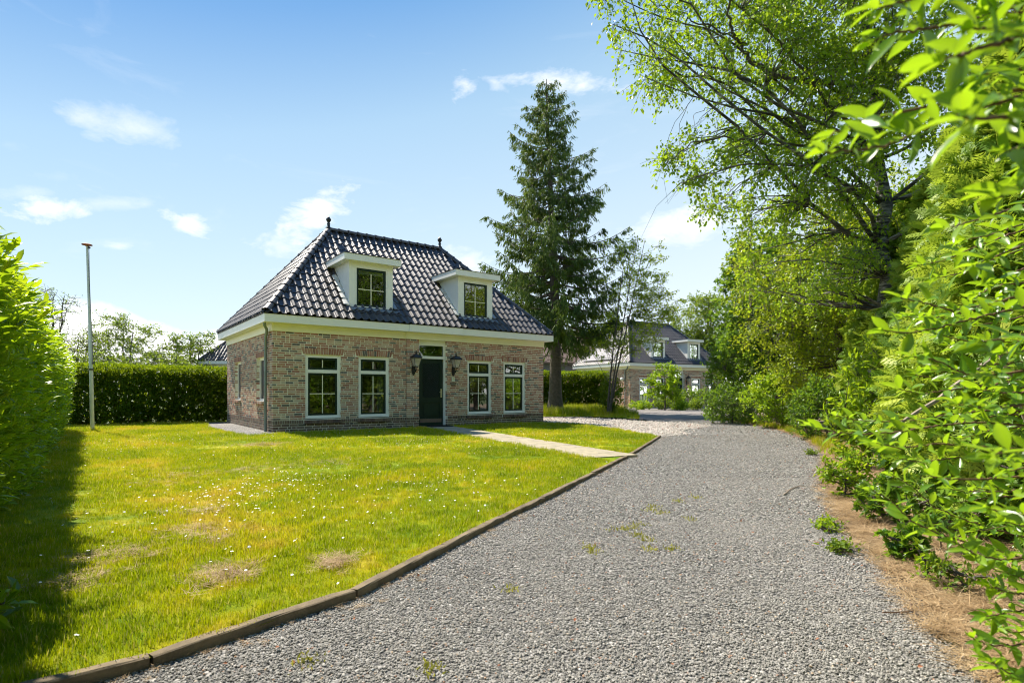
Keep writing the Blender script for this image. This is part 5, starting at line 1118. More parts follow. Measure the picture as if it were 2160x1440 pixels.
# bold bare limbs reaching left over the sky
bl = MB()
for pts, r in [([(1845, 190), (1700, 168), (1640, 165), (1580, 135), (1560, 90), (1530, 50), (1545, 0), (1550, -60)], .055), ([(1850, 330), (1760, 240), (1700, 150), (1640, 80), (1575, 30)], .04), ([(1845, 330), (1700, 300), (1640, 310), (1600, 295), (1540, 290), (1490, 290), (1440, 312), (1395, 355)], .028), ([(1840, 420), (1700, 340), (1560, 345), (1480, 368), (1425, 390)], .024), ([(1600, 225), (1560, 212), (1520, 215), (1450, 250)], .014), ([(1590, 100), (1500, 60), (1440, 30), (1380, 10), (1330, -20)], .018), ([(1850, 560), (1780, 490), (1700, 425), (1600, 420)], .022)]:
    n = len(pts); Ys = np.linspace(10.6, 9.6, n) + rb_.normal(0, .12, n); W3 = np.array([P(x, y, Y) for (x, y), Y in zip(pts, Ys)]) - bb; tt = np.linspace(0, 1, 4 * n); k = np.linspace(0, 1, n); q = np.stack([np.interp(tt, k, W3[:, i]) for i in range(3)], -1); q = np.stack([np.convolve(np.pad(q[:, i], 3, mode='edge'), np.ones(7) / 7, 'valid') for i in range(3)], -1); q[1:-1] += rb_.normal(0, .022, (4 * n - 2, 3)); bl.tube(q, np.linspace(r, r * .22, 4 * n), 7)
    for e in range(10):
        i = rb_.integers(n, 4 * n); dn = np.array([rb_.normal(-.25, .25), rb_.normal(0, .2), -rb_.uniform(.35, .9)]); bl.tube([q[i], q[i] + dn * .5 + (-.08, 0, .06), q[i] + dn], (.005, .003, .0015), 3)
bl.obj('limbs', M['bark'], birch)

# feathery conifers
def thuja(label, base, H, R_, n, seed):
    rng = np.random.default_rng(seed); root = empty('conifer', tuple(base)); tag(root, label, 'conifer', 'feathery conifers along the drive')
    tr = MB(); tr.tube([(0, 0, 0), (.03, 0, H * .5), (0, 0, H * .93)], (.12, .08, .02), 8); tr.obj('trunk', M['bark'], root)
    br = MB(); m_ = 170; zb = rng.uniform(.15, H * .92, m_); a = rng.uniform(0, 6.28, m_)
    prof = lambda z: R_ * np.clip(1.06 - (z / H) ** 2.2, .05, 1) * (.80 + .2 * np.minimum(z / .8, 1))
    for i in range(m_):
        r = prof(zb[i]) * .9; br.tube(curve((0, 0, zb[i] * .85), (math.cos(a[i]) * r, math.sin(a[i]) * r, zb[i] + .2), rng, 0, .05, 4), (.02, .013, .008, .003), 4)
    br.obj('branches', M['bark'], root)
    z = H * rng.random(n) ** .85; z = np.maximum(z, .06); a = rng.uniform(0, 2 * np.pi, n)
    lob = .10 * np.sin(a * 3 + z * 2.1 + seed) + .09 * np.sin(a * 7 - z * 4.3) + .08 * np.sin(z * 9 + a * 5) * np.sin(a * 11 - z * 3)
    q = rng.random(n); r = prof(z) * (1 + lob) * (1 - .32 * (1 - np.sqrt(q))); X = np.c_[np.cos(a) * r, np.sin(a) * r, z + rng.normal(0, .05, n)]
    o = np.c_[np.cos(a), np.sin(a), np.zeros(n)]; D = o * .62 + rand_dirs(n, rng) * .6; D[:, 2] += .35 - .9 * rng.random(n)
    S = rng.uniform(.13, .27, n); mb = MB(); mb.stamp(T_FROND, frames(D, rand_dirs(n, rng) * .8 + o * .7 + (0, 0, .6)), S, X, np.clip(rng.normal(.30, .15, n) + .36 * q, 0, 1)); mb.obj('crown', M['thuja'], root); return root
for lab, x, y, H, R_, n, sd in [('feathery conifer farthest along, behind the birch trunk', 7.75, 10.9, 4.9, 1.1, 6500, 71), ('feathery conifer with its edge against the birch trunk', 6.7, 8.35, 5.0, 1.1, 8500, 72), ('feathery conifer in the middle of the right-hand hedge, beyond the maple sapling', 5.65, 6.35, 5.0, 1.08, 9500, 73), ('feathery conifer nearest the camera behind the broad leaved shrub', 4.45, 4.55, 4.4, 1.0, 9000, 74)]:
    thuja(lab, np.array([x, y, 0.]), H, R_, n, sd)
tree('laurel_shoots', 'young laurel with long upright yellow green shoots against the conifers', 'shrub', at(1835, 8.4), [(0, 0, 0), (0, 0, 1.0)], [((0, 0, 1.05), (.48, .5, .75), 1), ((-.12, 0, .45), (.55, .5, .4), .6)], 62, .22, 6, 7, (T_OVAL, .115), LV('shoot'), 81, droop=-.3, limbs=7, r0=.022, shell=.2, twr=.004, up=.6, wscale=.85)
tree('maple_sapling', 'dark maple sapling with lobed leaves low beside the drive', 'sapling', np.array([4.35, 6.1, 0]), [(0, 0, 0), (0, 0, .7)], [((0, 0, .52), (.55, .5, .42), 1)], 36, .18, 5, 5, (T_MAPLE, .125), LV('maple'), 82, droop=.1, limbs=7, r0=.014, shell=.2, twr=.003)
tree('small_evergreen', 'small bright evergreen seedling on the right edge of the gravel', 'shrub', G(1783, 1052), [(0, 0, 0), (0, 0, .3)], [((0, 0, .26), (.24, .24, .26), 1)], 40, .10, 5, 6, (T_DIA, .055), LV('shoot'), 83, droop=-.1, limbs=6, r0=.008, shell=.2, twr=.002, up=.5)
tree('laurel_sucker', 'low laurel sucker growing out of the grass at the left edge', 'shrub', uv(-.42, 3.35), [(0, 0, 0), (0, 0, .16)], [((0, 0, .12), (.14, .2, .10), 1)], 9, .10, 4, 4, (T_OVAL, .11), LV('laurel'), 87, droop=-.1, limbs=4, r0=.006, shell=.1, twr=.002, up=.4)
tree('seedling', 'tiny seedling growing in the dry grass at lower right', 'seedling', G(1952, 1232), [(0, 0, 0), (0, 0, .16)], [((0, 0, .13), (.07, .07, .10), 1)], 9, .06, 3, 4, (T_DIA, .045), LV('shoot'), 84, droop=0, limbs=3, r0=.004, shell=.2, twr=.0015, up=.5)
tree('maple_sapling', 'knee-high maple seedling in the dry grass behind the lower right branch', 'sapling', G(1985, 1165), [(0, 0, 0), (0, 0, .22)], [((0, 0, .2), (.16, .14, .10), 1)], 10, .08, 3, 3, (T_MAPLE, .075), LV('maple'), 85, droop=.1, limbs=4, r0=.005, shell=.2, twr=.002)

tree('background_bush', 'dense dark bush filling the gap under the maple behind the wild shrubs', 'bush', at(1640, 27), [(0, 0, 0), (0, 0, 2.5)], [((0, 0, 1.9), (3.4, 1.6, 2.0), 1)], 170, .55, 7, 8, (T_DIA, .16), LV('maple'), 89, droop=0, limbs=6, r0=.08, shell=.5, twr=0)
rngw = np.random.default_rng(401)
for k, (px, py, hh, rr, mt_, lab) in enumerate([(1775, 1165, .03, .09, 'far', 'low green weed patch spreading from the litter onto the gravel'), (1735, 1118, .05, .12, 'shoot', 'small weed patch at the gravel edge below the small evergreen'), (1905, 1185, .14, .14, 'maple', 'little dark leafed seedling behind the lowest reaching branch'), (2040, 1255, .12, .16, 'far', 'green weed clump in the straw near the right edge'), (1712, 960, .05, .12, 'far', 'low weeds where the drive bends under the reaching branch'), (1860, 1100, .22, .22, 'maple', 'leafy seedling against the foot of the conifers'), (1935, 1110, .30, .28, 'maple', 'dark seedling clump below the bleached branch'), (2010, 1100, .36, .34, 'shoot', 'bright leafy seedling clump at the foot of the nearest conifer')]):
    tree('weed', lab, 'weed', G(px, py), [(0, 0, 0), (0, 0, hh)], [((0, 0, hh * .8), (rr, rr, hh * .8), 1)], 14 + int(rr * 40), .07, 4, 4, (T_DIA if mt_ != 'maple' else T_MAPLE, .035 if mt_ != 'maple' else .07), LV(mt_), 402 + k, droop=0, limbs=4, r0=.004, shell=.1, twr=.0015, up=.5)
# background trees closing the view on the right and left
for k, (x, y, s, lab) in enumerate([(15, 27, 1.0, 'dark tree filling the gap behind the hornbeam'), (19, 22, 1.1, 'dark tree behind the conifers on the right'), (24, 34, 1.5, 'large tree beyond the right-hand trees'), (13.5, 20, .8, 'leafy tree behind the wild shrubs'), (11.2, 13.2, .85, 'leafy tree right behind the hornbeam'), (10.8, 8.8, .85, 'leafy tree right behind the birch and conifers'), (14.5, 16.5, 1.1, 'tall leafy tree in the second row behind the hornbeam'), (9.5, 4.5, .8, 'leafy tree behind the nearest conifer'), (28, 42, 1.6, 'large tree right of the second cottage'), (34, 36, 1.8, 'large far tree beyond the right-hand trees'), (29, 28, 1.5, 'large tree at the far right beyond the maple')]):
    tree('background_tree', lab, 'tree', (x, y, 0), [(0, 0, 0), (0, 0, 7 * s)], [((0, 0, 3.4 * s), (3.0 * s, 2.6 * s, 3.2 * s), 1), ((0, 0, 6.0 * s), (2.5 * s, 2.2 * s, 2.2 * s), .6)], 170, .75 * s, 6, 9, (T_DIA, .24), LV('maple'), 90 + k, 'trees closing the view behind the right-hand planting', droop=.1, limbs=8, r0=.2, shell=.35, twr=0)
for k, (px, Y, zc, rx, rz_, nc, lw, lab, mt_, bare_) in enumerate([
    (112, 30, 5.4, 1.6, 1.4, 42, .10, 'nearly bare thin tree above the left hedge', 'far', .55), (165, 33, 3.7, 1.9, 1.1, 60, .12, 'sparse low tree just right of the flagpole foot line', 'far', .35),
    (262, 36, 4.0, 2.5, 2.2, 150, .14, 'airy green tree in the middle behind the back hedge', 'far', .1), (405, 38, 3.5, 1.9, 1.9, 110, .15, 'green tree left of the far roof corner', 'far', 0.),
    (330, 34, 2.3, 2.6, 1.2, 110, .14, 'low leafy tree behind the back hedge between the two taller ones', 'far', 0.), (215, 32, 2.2, 2.4, 1.15, 110, .14, 'low leafy tree behind the back hedge near the flagpole', 'far', 0.), (445, 30, 1.7, 1.3, .7, 40, .13, 'leafy tree in front of the far roof corner behind the hedge', 'far', 0.)]):
    tree('garden_tree', lab, 'tree', at(px, Y), [(0, 0, 0), (0, 0, zc * .6), (.1, 0, zc + rz_ * .6)], [((0, 0, zc), (rx, rx * .8, rz_), 1)], nc, .5, 6, 8, (T_DIA, lw), LV(mt_), 110 + k, 'trees beyond the back hedge', droop=.0, limbs=12, r0=.09, shell=.2, twr=.012, bare=bare_, up=.15, stems=2, spread=.5, flat=.6)
# garden trees behind the photographer, seen in the window panes
for k, (x, y, lab) in enumerate([(9, -9, 'tree across the drive seen mirrored in the right windows'), (4, -14, 'tree across the drive seen mirrored in the window panes'), (13, -3, 'tree across the drive mirrored in the far right window'), (-3, -15, 'tree mirrored in the left windows and dormer'), (-14, -22, 'far tree mirrored in the panes, leftmost'), (24, -16, 'far tree mirrored in the panes of the second cottage'), (8, -24, 'far tree mirrored in the small panes of the second cottage'), (34, -8, 'far tree mirrored in the panes, rightmost'), (18, -26, 'far tree mirrored in the panes, farthest of the row')]):
    tree('background_tree', lab, 'tree', (x, y, 0), [(0, 0, 0), (0, 0, 9)], [((0, 0, 4.8), (4.4, 4.0, 4.6), 1), ((0, 0, 10.0), (4.0, 3.6, 3.6), .8)], 250, 1.1, 6, 9, (T_DIA, .38), LV('hornbeam'), 130 + k, 'trees across the drive', droop=.1, limbs=8, r0=.2, shell=.3, twr=0)

box_hedge('high hedge continuing along the drive behind the photographer', (4.2, -9), (4.2, 1.6), 1.4, 3.6, 9000, .16, M['back_hedge'], 35, bulge=.12)
box_hedge('high hedge closing the drive behind the photographer', (-9, -9.5), (4.4, -9.5), 1.4, 3.4, 9000, .16, M['back_hedge'], 36, bulge=.12)
# ------------------------------------------------------------------ broad leaved shrub right in front of the camera on the right
rng = np.random.default_rng(77)
sh = empty('broad_leaved_shrub', (2.35, 1.15, 0)); tag(sh, 'out of focus broad leaved shrub reaching in from the right edge', 'shrub'); s0 = np.array(sh.location)
BR = [  # photograph points (tip first) with depth
 ([(1752, 285), (1800, 262), (1860, 245), (1960, 225), (2080, 205), (2240, 170)], .95), ([(1735, 322), (1790, 318), (1870, 308), (1960, 268), (2060, 230), (2200, 190)], .92),
 ([(1838, 90), (1880, 70), (1960, 60), (2060, 40), (2200, 0)], .95), ([(1850, 20), (1920, 0), (2000, -20), (2160, -60)], 1.0), ([(1980, 130), (2040, 110), (2110, 90), (2220, 60)], .72), ([(2030, 250), (2090, 250), (2180, 240)], .66),
 ([(1900, 628), (1960, 640), (2010, 655), (2090, 640), (2200, 610)], 1.35), ([(1862, 698), (1920, 702), (1985, 690), (2060, 670), (2190, 640)], 1.3), ([(1925, 752), (1975, 760), (2040, 790), (2110, 790), (2230, 770)], 1.25),
 ([(1722, 903), (1770, 912), (1830, 915), (1890, 912), (1960, 900), (2060, 890), (2210, 900)], 1.45), ([(1850, 935), (1900, 945), (1975, 935), (2050, 940), (2190, 950)], 1.4), ([(1842, 1035), (1885, 1060), (1925, 1100), (1980, 1125), (2060, 1150), (2210, 1190)], 1.5),
 ([(1965, 1005), (2010, 1010), (2080, 1010), (2200, 1000)], 1.3), ([(2010, 1140), (2060, 1170), (2110, 1180), (2220, 1170)], 1.35), ([(2050, 1345), (2090, 1360), (2140, 1360), (2240, 1340)], 1.35), ([(2090, 1395), (2130, 1420), (2200, 1440)], 1.3), ([(2085, 1235), (2130, 1250), (2220, 1260)], 1.3),
 ([(1990, 480), (2040, 470), (2100, 450), (2220, 420)], 1.25), ([(2050, 560), (2090, 545), (2200, 500)], 1.2), ([(2020, 850), (2080, 860), (2200, 850)], 1.15), ([(2070, 720), (2120, 715), (2200, 700)], 1.05), ([(2080, 1070), (2120, 1080), (2200, 1090)], 1.15), ([(2100, 420), (2140, 400), (2230, 380)], .9), ([(2090, 960), (2140, 950), (2230, 940)], 1.0),
 ([(1935, 560), (1990, 550), (2060, 520), (2200, 470)], 1.6), ([(1890, 820), (1950, 830), (2020, 820), (2180, 800)], 1.7), ([(1960, 700), (2040, 720), (2180, 720)], 1.7), ([(1990, 900), (2060, 880), (2200, 870)], 1.8), ([(2010, 1060), (2080, 1050), (2200, 1040)], 1.7), ([(2060, 620), (2120, 600), (2220, 590)], 1.5), ([(2010, 780), (2080, 770), (2200, 760)], 1.6), ([(2060, 1120), (2120, 1110), (2220, 1100)], 1.6), ([(2120, 320), (2160, 310), (2240, 300)], .85), ([(2050, 60), (2110, 60), (2220, 50)], .8), ([(2060, 160), (2110, 150), (2220, 140)], 1.0), ([(2080, 1300), (2130, 1290), (2220, 1280)], 1.5)]
OX, OD = [], []; bm_ = MB(); LX, LD, LN_, LS, LT = [], [], [], [], []
BR += [([(x_ + 40, y_ + dy) for x_, y_ in p_], d_ * 1.25) for (p_, d_), dy in zip(BR[6:], [34, -30, 28, -26, 30, -34, 26, 32, -28, 30, -26, 28, 34, -30, 26, 30, -28, 32, 26, -30, 28, 24, -26, 30, 34, -28, 30, -32])]
for bi, (pts, Yd) in enumerate(BR):
    Yd = Yd * (1.18 if Yd > 1.0 else 1.0)
    n = len(pts); Ys = Yd + np.linspace(0, .12, n) + rng.normal(0, .012, n); W3 = np.array([P(x, y, Y) for (x, y), Y in zip(pts, Ys)])
    k = np.r_[0, np.cumsum(np.linalg.norm(np.diff(W3, axis=0), axis=1))]; L = k[-1]; ss = np.arange(0, L, .012); q = np.stack([np.interp(ss, k, W3[:, i]) for i in range(3)], -1)
    q = q + rng.normal(0, .0012, q.shape); end = s0 + np.array([rng.normal(0, .1), rng.normal(0, .1), 0]); e2 = np.array([2.2 + rng.uniform(0, .5), Yd * .6 + .5 + rng.normal(0, .2), W3[-1][2] * .62 + .08])
    full = np.vstack([q, curve(q[-1], e2, rng, .03, .03, 6)[1:], curve(e2, end, rng, 0, .03, 5)[1:]]); m_ = len(full); rr = np.r_[np.linspace(.0016, .0042, len(q)), np.linspace(.0045, .012, m_ - len(q))]; bm_.tube(full - s0, rr, 6)
    tail = full[len(q):]; kt = np.linspace(0, len(tail) - 2.2, 90); tq = np.stack([np.interp(kt, np.arange(len(tail)), tail[:, i]) for i in range(3)], -1); tq = tq[tq[:, 0] / np.maximum(tq[:, 1], .05) > .96]
    for p_ in tq: OX.append(p_); OD.append(rand_dirs(1, rng)[0] + (-.3, 0, .2))
    step = .024 * (1 + .25 * rng.random()); pos = 0.0; side = 1; a0 = rng.uniform(0, 6.28)
    while pos < L:
        i = min(int(pos / .012), len(q) - 2); d = q[max(i - 2, 0)] - q[min(i + 3, len(q) - 1)]; d /= np.linalg.norm(d) + 1e-9
        tipf = max(0, 1 - pos / .05); 
        for rep in range(3 if pos < .03 else (2 if rng.random() < .55 else 1)):
            a0 += 2.4; x_ = np.cross(d, (0, 0, 1.)); x_ /= np.linalg.norm(x_) + 1e-9; y_ = np.cross(x_, d); out = x_ * math.cos(a0) * 1.1 + y_ * math.sin(a0) * .6
            dirv = d * (.45 + .6 * tipf) + out * (.85 - .35 * tipf) + np.array([0, 0, .10]) + rng.normal(0, .12, 3)
            LX.append(q[i]); LD.append(dirv); LN_.append(np.array([0, 0, 1.]) + rng.normal(0, .62, 3) - .2 * out); LS.append(rng.uniform(.030, .084) * (1 - .22 * tipf)); LT.append(np.clip(rng.normal(.52 + .3 * tipf, .2), 0, 1))
        pos += step
bm_.obj('branches', M['twig'], sh, True)
far_mb = MB(); far_mb.stamp(T_OVAL, frames(np.array(OD), np.array([(0, 0, 1.)] * len(OD)) + rng.normal(0, .5, (len(OD), 3))), rng.uniform(.04, .085, len(OD)), np.array(OX) - s0, rng.uniform(.1, .8, len(OD))); fo = far_mb.obj('side_foliage', M['plum'], sh, True); fo['kind'] = 'stuff'
LX, LD, LN_, LS, LT = map(np.array, (LX, LD, LN_, LS, LT)); R = frames(LD, LN_)
order = np.argsort(LX[:, 1] / LS + np.where(np.abs((LX[:, 0] / LX[:, 1])) > .93, 1e3, 0)); near = order[:300]; rest_ = order[300:]
leaf_parts(near, LX - s0, R, LS, LT, T_BIG, M['plum'], sh, .86)
mb = MB(); mb.stamp(T_BIG, R[rest_], np.c_[LS[rest_] * .86, LS[rest_], LS[rest_]], LX[rest_] - s0, LT[rest_]); f = mb.obj('foliage', M['plum'], sh, True); f['kind'] = 'stuff'; print('shrub leaves', len(LX))
b = MB(); b.tube([P(1895, 895, 2.6), P(1935, 868, 2.62), P(1975, 845, 2.64), P(2012, 815, 2.66), P(2110, 740, 2.75), (3.1, 3.0, .02)], (.007, .009, .010, .011, .013, .016), 7, cap=True); t = b.obj('bare_branch', M['deadwood']); tag(t, 'bleached bare branch slanting through the conifers', 'branch')

# ------------------------------------------------------------------ twigs, weeds, litter
def twig(label, pts, r, seed, mat='deadwood', group='fallen twigs on the ground'):
    rng = np.random.default_rng(seed); p = np.array([G(x, y) for x, y in pts]); p[:, 2] = r + rng.uniform(0, .015, len(p)); o = p.mean(0); b = MB(); k = np.linspace(0, 1, len(p)); tt = np.linspace(0, 1, len(p) * 3); q = np.stack([np.interp(tt, k, p[:, i]) for i in range(3)], -1) - o; q[1:-1] += rng.normal(0, r * .5, (len(q) - 2, 3)) * (1, 1, .3); b.tube(q, np.linspace(r, r * .5, len(q)), 6, cap=True)
    i = len(q) // 2; b.tube([q[i], q[i] + rng.normal(0, .05, 3) * (1, 1, .1) + (.04, .03, .012)], (r * .6, r * .3), 5); t = b.obj('twig', M[mat], None, loc=tuple(o)); tag(t, label, 'twig', group)
twig('crooked pale twig lying on the gravel left of the small evergreen', [(1652, 1046), (1668, 1034), (1680, 1028), (1698, 1028)], .007, 1)
twig('forked grey twig below the small evergreen', [(1762, 1068), (1778, 1062), (1800, 1064), (1822, 1058), (1828, 1046)], .010, 2)
twig('thin twig below the forked one in the dry litter', [(1762, 1070), (1785, 1060), (1812, 1062)], .006, 3)
twig('long thin dark twig across gravel and straw at lower right', [(1862, 1298), (1905, 1295), (1935, 1293), (1980, 1290)], .0035, 4, 'twig')
rng = np.random.default_rng(88)
WEEDS = ['broad yellowish weed patch in the middle of the gravel drive, largest of its cluster', 'yellow weed patch touching the left side of the largest one', 'small weed patch just above the largest cluster in the gravel', 'yellow weed patch a step nearer and left of the largest one', 'weed patch at the left end of the mid drive cluster', 'small weed patch between the left end and the centre of the cluster', 'faint straw coloured tuft below the mid drive cluster', 'yellow weed tuft right of the largest patch in the gravel', 'lone yellow weed tuft nearer the camera, right of the cluster', 'faint tuft just left of the lone near tuft', 'small green tuft behind the largest patch', 'faint weed tuft halfway between cluster and kerb', 'tiny tuft in the middle of the weed cluster', 'faint tuft nearest the kerb at mid drive', 'farthest small weed tuft in the middle of the drive', 'green weed tuft at the bottom edge of the drive', 'single weed tuft in open gravel left of centre', 'weed tuft in the gravel close to the near kerb']
for i, (x, y) in enumerate([(1395, 1083), (1372, 1077), (1380, 1070), (1350, 1107), (1300, 1118), (1325, 1115), (1365, 1140), (1452, 1095), (1418, 1160), (1370, 1160), (1430, 1058), (1245, 1155), (1345, 1130), (1252, 1165), (1465, 1050), (912, 1412), (1075, 1245), (645, 1400)]):
    c = G(x, y); n = 46; X = np.c_[rng.normal(0, .03 + .02 * (i < 6), n).clip(-.08, .08), rng.normal(0, .04, n).clip(-.09, .09), np.full(n, .002)]; D = rand_dirs(n, rng) * .8 + (0, 0, .7); mb = MB(); mb.stamp(T_NARROW, frames(D, rand_dirs(n, rng)), rng.uniform(.018, .04, n), X, rng.random(n)); t = mb.obj('weed_tuft', M['moss'], None, loc=tuple(c)); tag(t, WEEDS[i], 'weed', 'weed tufts in the gravel drive')

# gravel stones
def stone_proto(seed):
    r = np.random.default_rng(seed); bm = bmesh.new(); bmesh.ops.create_icosphere(bm, subdivisions=1, radius=.5)
    for v in bm.verts: v.co = Vector((v.co.x * r.uniform(.8, 1.25), v.co.y * r.uniform(.65, 1.0), v.co.z * r.uniform(.45, .8)))
    me = bpy.data.meshes.new('stone'); bm.to_mesh(me); bm.free(); me.materials.append(M['stone']); return bpy.data.objects.new('stone', me)
rng = np.random.default_rng(99)
def drive_points(n, y0, y1, power):
    y = y0 + (y1 - y0) * rng.random(n) ** power; x = rng.uniform(-1, 1, n) * 5.5; x = x * (y / y1 * .9 + .25); p = np.c_[x, y]; p = p[(np.abs(p[:, 0] / p[:, 1]) < .96)]; jit = p + rng.normal(0, .05, p.shape); return p[inpoly(jit, drive_poly)]
def band(y0, y1, dens, size):
    xs0 = -.95 * y1; n = int((y1 - y0) * (2 * .95 * y1) * dens); p = np.c_[rng.uniform(-.95 * y1, .95 * y1, n), rng.uniform(y0, y1, n)]; p = p[np.abs(p[:, 0] / p[:, 1]) < .95]; p = p[inpoly(p + rng.normal(0, .035, p.shape), drive_poly)]; return p, rng.uniform(.6, 1.35, len(p)) * size
bands = [band(1.9, 3.4, 9800, .0115), band(3.4, 5, 6400, .0138), band(5, 7.5, 2900, .0185), band(7.5, 11, 1200, .023), band(11, 15, 500, .029), band(15, 22, 120, .035)]
gp = np.vstack([b[0] for b in bands]); gs = np.concatenate([b[1] for b in bands]); n = len(gp); print('stones', n)
scatter('gravel_stones', np.c_[gp, gs * .10 + np.abs(rng.normal(0, .002, n))], np.c_[rng.normal(0, .28, n), rng.normal(0, .28, n), rng.uniform(0, 6.28, n)], gs, [stone_proto(i) for i in range(6)], rng.integers(0, 6, n), 'grey crushed stone of the drive')
# pale stones where the pebble drive meets the gravel, and brown leaves on it
n = 5200; p = np.c_[rng.uniform(-1, 9, n), rng.uniform(13.5, 25, n)]; p = p[inpoly(p + rng.normal(0, .18, p.shape), [(q[0], q[1]) for q in peb])]
pm = M['pebble_stone'] = plain('pebble_stone', (.62, .56, .49), .7, .3, 3, 0)
def ps(seed): o = stone_proto(seed); o.data.materials[0] = pm; return o
scatter('pebbles', np.c_[p, np.full(len(p), .016)], rng.uniform(0, 3, (len(p), 3)), rng.uniform(.04, .075, len(p)), [ps(i + 20) for i in range(3)], rng.integers(0, 3, len(p)), 'pale rounded pebbles of the side drive')
def blade_proto(name, mat, nbl, spread, h0, h1, wd, seed, lean=.35, flatl=False):
    r = np.random.default_rng(seed); mb = MB()
    for i in range(nbl):
        a = r.uniform(0, 6.28); rr = spread * math.sqrt(r.random()); x, y = rr * math.cos(a), rr * math.sin(a); h = r.uniform(h0, h1); b = r.uniform(0, 6.28); ln = r.normal(0, lean) * h; dx, dy = math.cos(b) * ln, math.sin(b) * ln; px, py = -math.sin(b) * wd / 2, math.cos(b) * wd / 2
        if flatl: h, dx, dy = h * r.uniform(.02, .15), math.cos(b) * h, math.sin(b) * h
        v = [(x - px, y - py, 0), (x + px, y + py, 0), (x + dx * .45 + px * .8, y + dy * .45 + py * .8, h * .62), (x + dx * .45 - px * .8, y + dy * .45 - py * .8, h * .62), (x + dx, y + dy, h)]
        mb.add(v, [(3, 2, 4)], [(0, 1, 2, 3)], r.random())
    return proto(name, mb, mat)
gpro = [blade_proto('blades%d' % i, M['grass'], 26, .062, .022, .060, .0042, i) for i in range(5)]
def lawn_band(y0, y1, dens):
    x0, x1 = -.97 * y1, min(.5 * y1, 5); n = int((y1 - y0) * (x1 - x0) * dens); p = np.c_[rng.uniform(x0, x1, n), rng.uniform(y0, y1, n)]; p = p[(p[:, 0] / p[:, 1] > -.97)]
    p = p[inpoly(p, lawn_poly)]; e = p - HA; hu, hv = e @ U, e @ V; k = ~((hu > -.02) & (hu < 9.52) & (hv > -.02)) ; p = p[k & ~inpoly(p, [tuple(q[:2]) for q in dark_strip])]
    dp_ = p - PA; tl, tn = dp_ @ pd, dp_ @ pn; return p[~((tl > -.4) & (tl < plen + .3) & (np.abs(tn + .02 * np.sin(tl * 9)) < .46 + .04 * np.sin(tl * 3.7)))]
lp = np.vstack([lawn_band(1.6, 4.2, 520), lawn_band(4.2, 7, 330), lawn_band(7, 11, 200), lawn_band(11, 26, 95)]); n = len(lp); print('grass clumps', n)
sc_ = rng.uniform(.6, 1.15, n) * (1 + .22 * wob(lp, 1.3, 9)) * np.where(lp[:, 1] > 11, 1.35, np.where(lp[:, 1] > 7, 1.15, 1)); thin = wob(lp, 1.9, 12) > .72; sc_ = np.where(thin, sc_ * .6, sc_)
# taller fringe along the kerb and the walls
kd = np.min(np.stack([np.abs(np.cross(kp[i + 1] - kp[i], lp - kp[i]) / np.linalg.norm(kp[i + 1] - kp[i])) + 10 * ((((lp - kp[i]) @ (kp[i + 1] - kp[i])) / np.sum((kp[i + 1] - kp[i]) ** 2) < -.05) | (((lp - kp[i]) @ (kp[i + 1] - kp[i])) / np.sum((kp[i + 1] - kp[i]) ** 2) > 1.05)) for i in range(len(kp) - 1)]), 0)
keep = (kd > .045); lp, sc_ = lp[keep], sc_[keep]; n = len(lp)
scatter('lawn_grass', np.c_[lp, np.full(n, .034)], np.c_[rng.normal(0, .1, n), rng.normal(0, .1, n), rng.uniform(0, 6.28, n)], sc_, gpro, rng.integers(0, 5, n), 'short mown grass of the lawn')
# long grass of the verges
lpro = [blade_proto('long_blades%d' % i, M['grass'], 22, .10, .15, .42, .009, 40 + i, .4) for i in range(3)]
n = 5200; p = np.c_[rng.uniform(-4, 8.5, n), rng.uniform(23.5, 37.5, n)]; p = p[inpoly(p, [tuple(q) for q in verge_poly])]
rp = np.array([r[:2] for r in RIGHT[:-2]]); sg = np.r_[0, np.cumsum(np.linalg.norm(np.diff(rp, axis=0), axis=1))]; m_ = 750; s_ = rng.random(m_) ** 1.0 * sg[-1] * .62; e = np.c_[np.interp(s_, sg, rp[:, 0]), np.interp(s_, sg, rp[:, 1])] + np.c_[np.abs(rng.normal(.10, .28, m_)), rng.normal(0, .1, m_)]
fb = np.c_[rng.uniform(0, 9.6, 130), rng.uniform(-.42, -.30, 130)]; fb = HA + fb[:, :1] * U + fb[:, 1:] * V
fl = G(195, 911)[:2] + rng.normal(0, .16, (40, 2))
allp = np.vstack([p, e, fb, fl]); sc2 = np.r_[rng.uniform(.5, 1.15, len(p)) * np.where(p[:, 1] > 27, 1.2, .55), rng.uniform(.15, .55, len(e)), rng.uniform(.12, .3, len(fb)), rng.uniform(.25, .6, len(fl))]; n = len(allp)
scatter('long_grass', np.c_[allp, np.full(n, .01)], np.c_[rng.normal(0, .12, n), rng.normal(0, .12, n), rng.uniform(0, 6.28, n)], sc2, lpro, rng.integers(0, 3, n), 'long uncut grass of the verges')
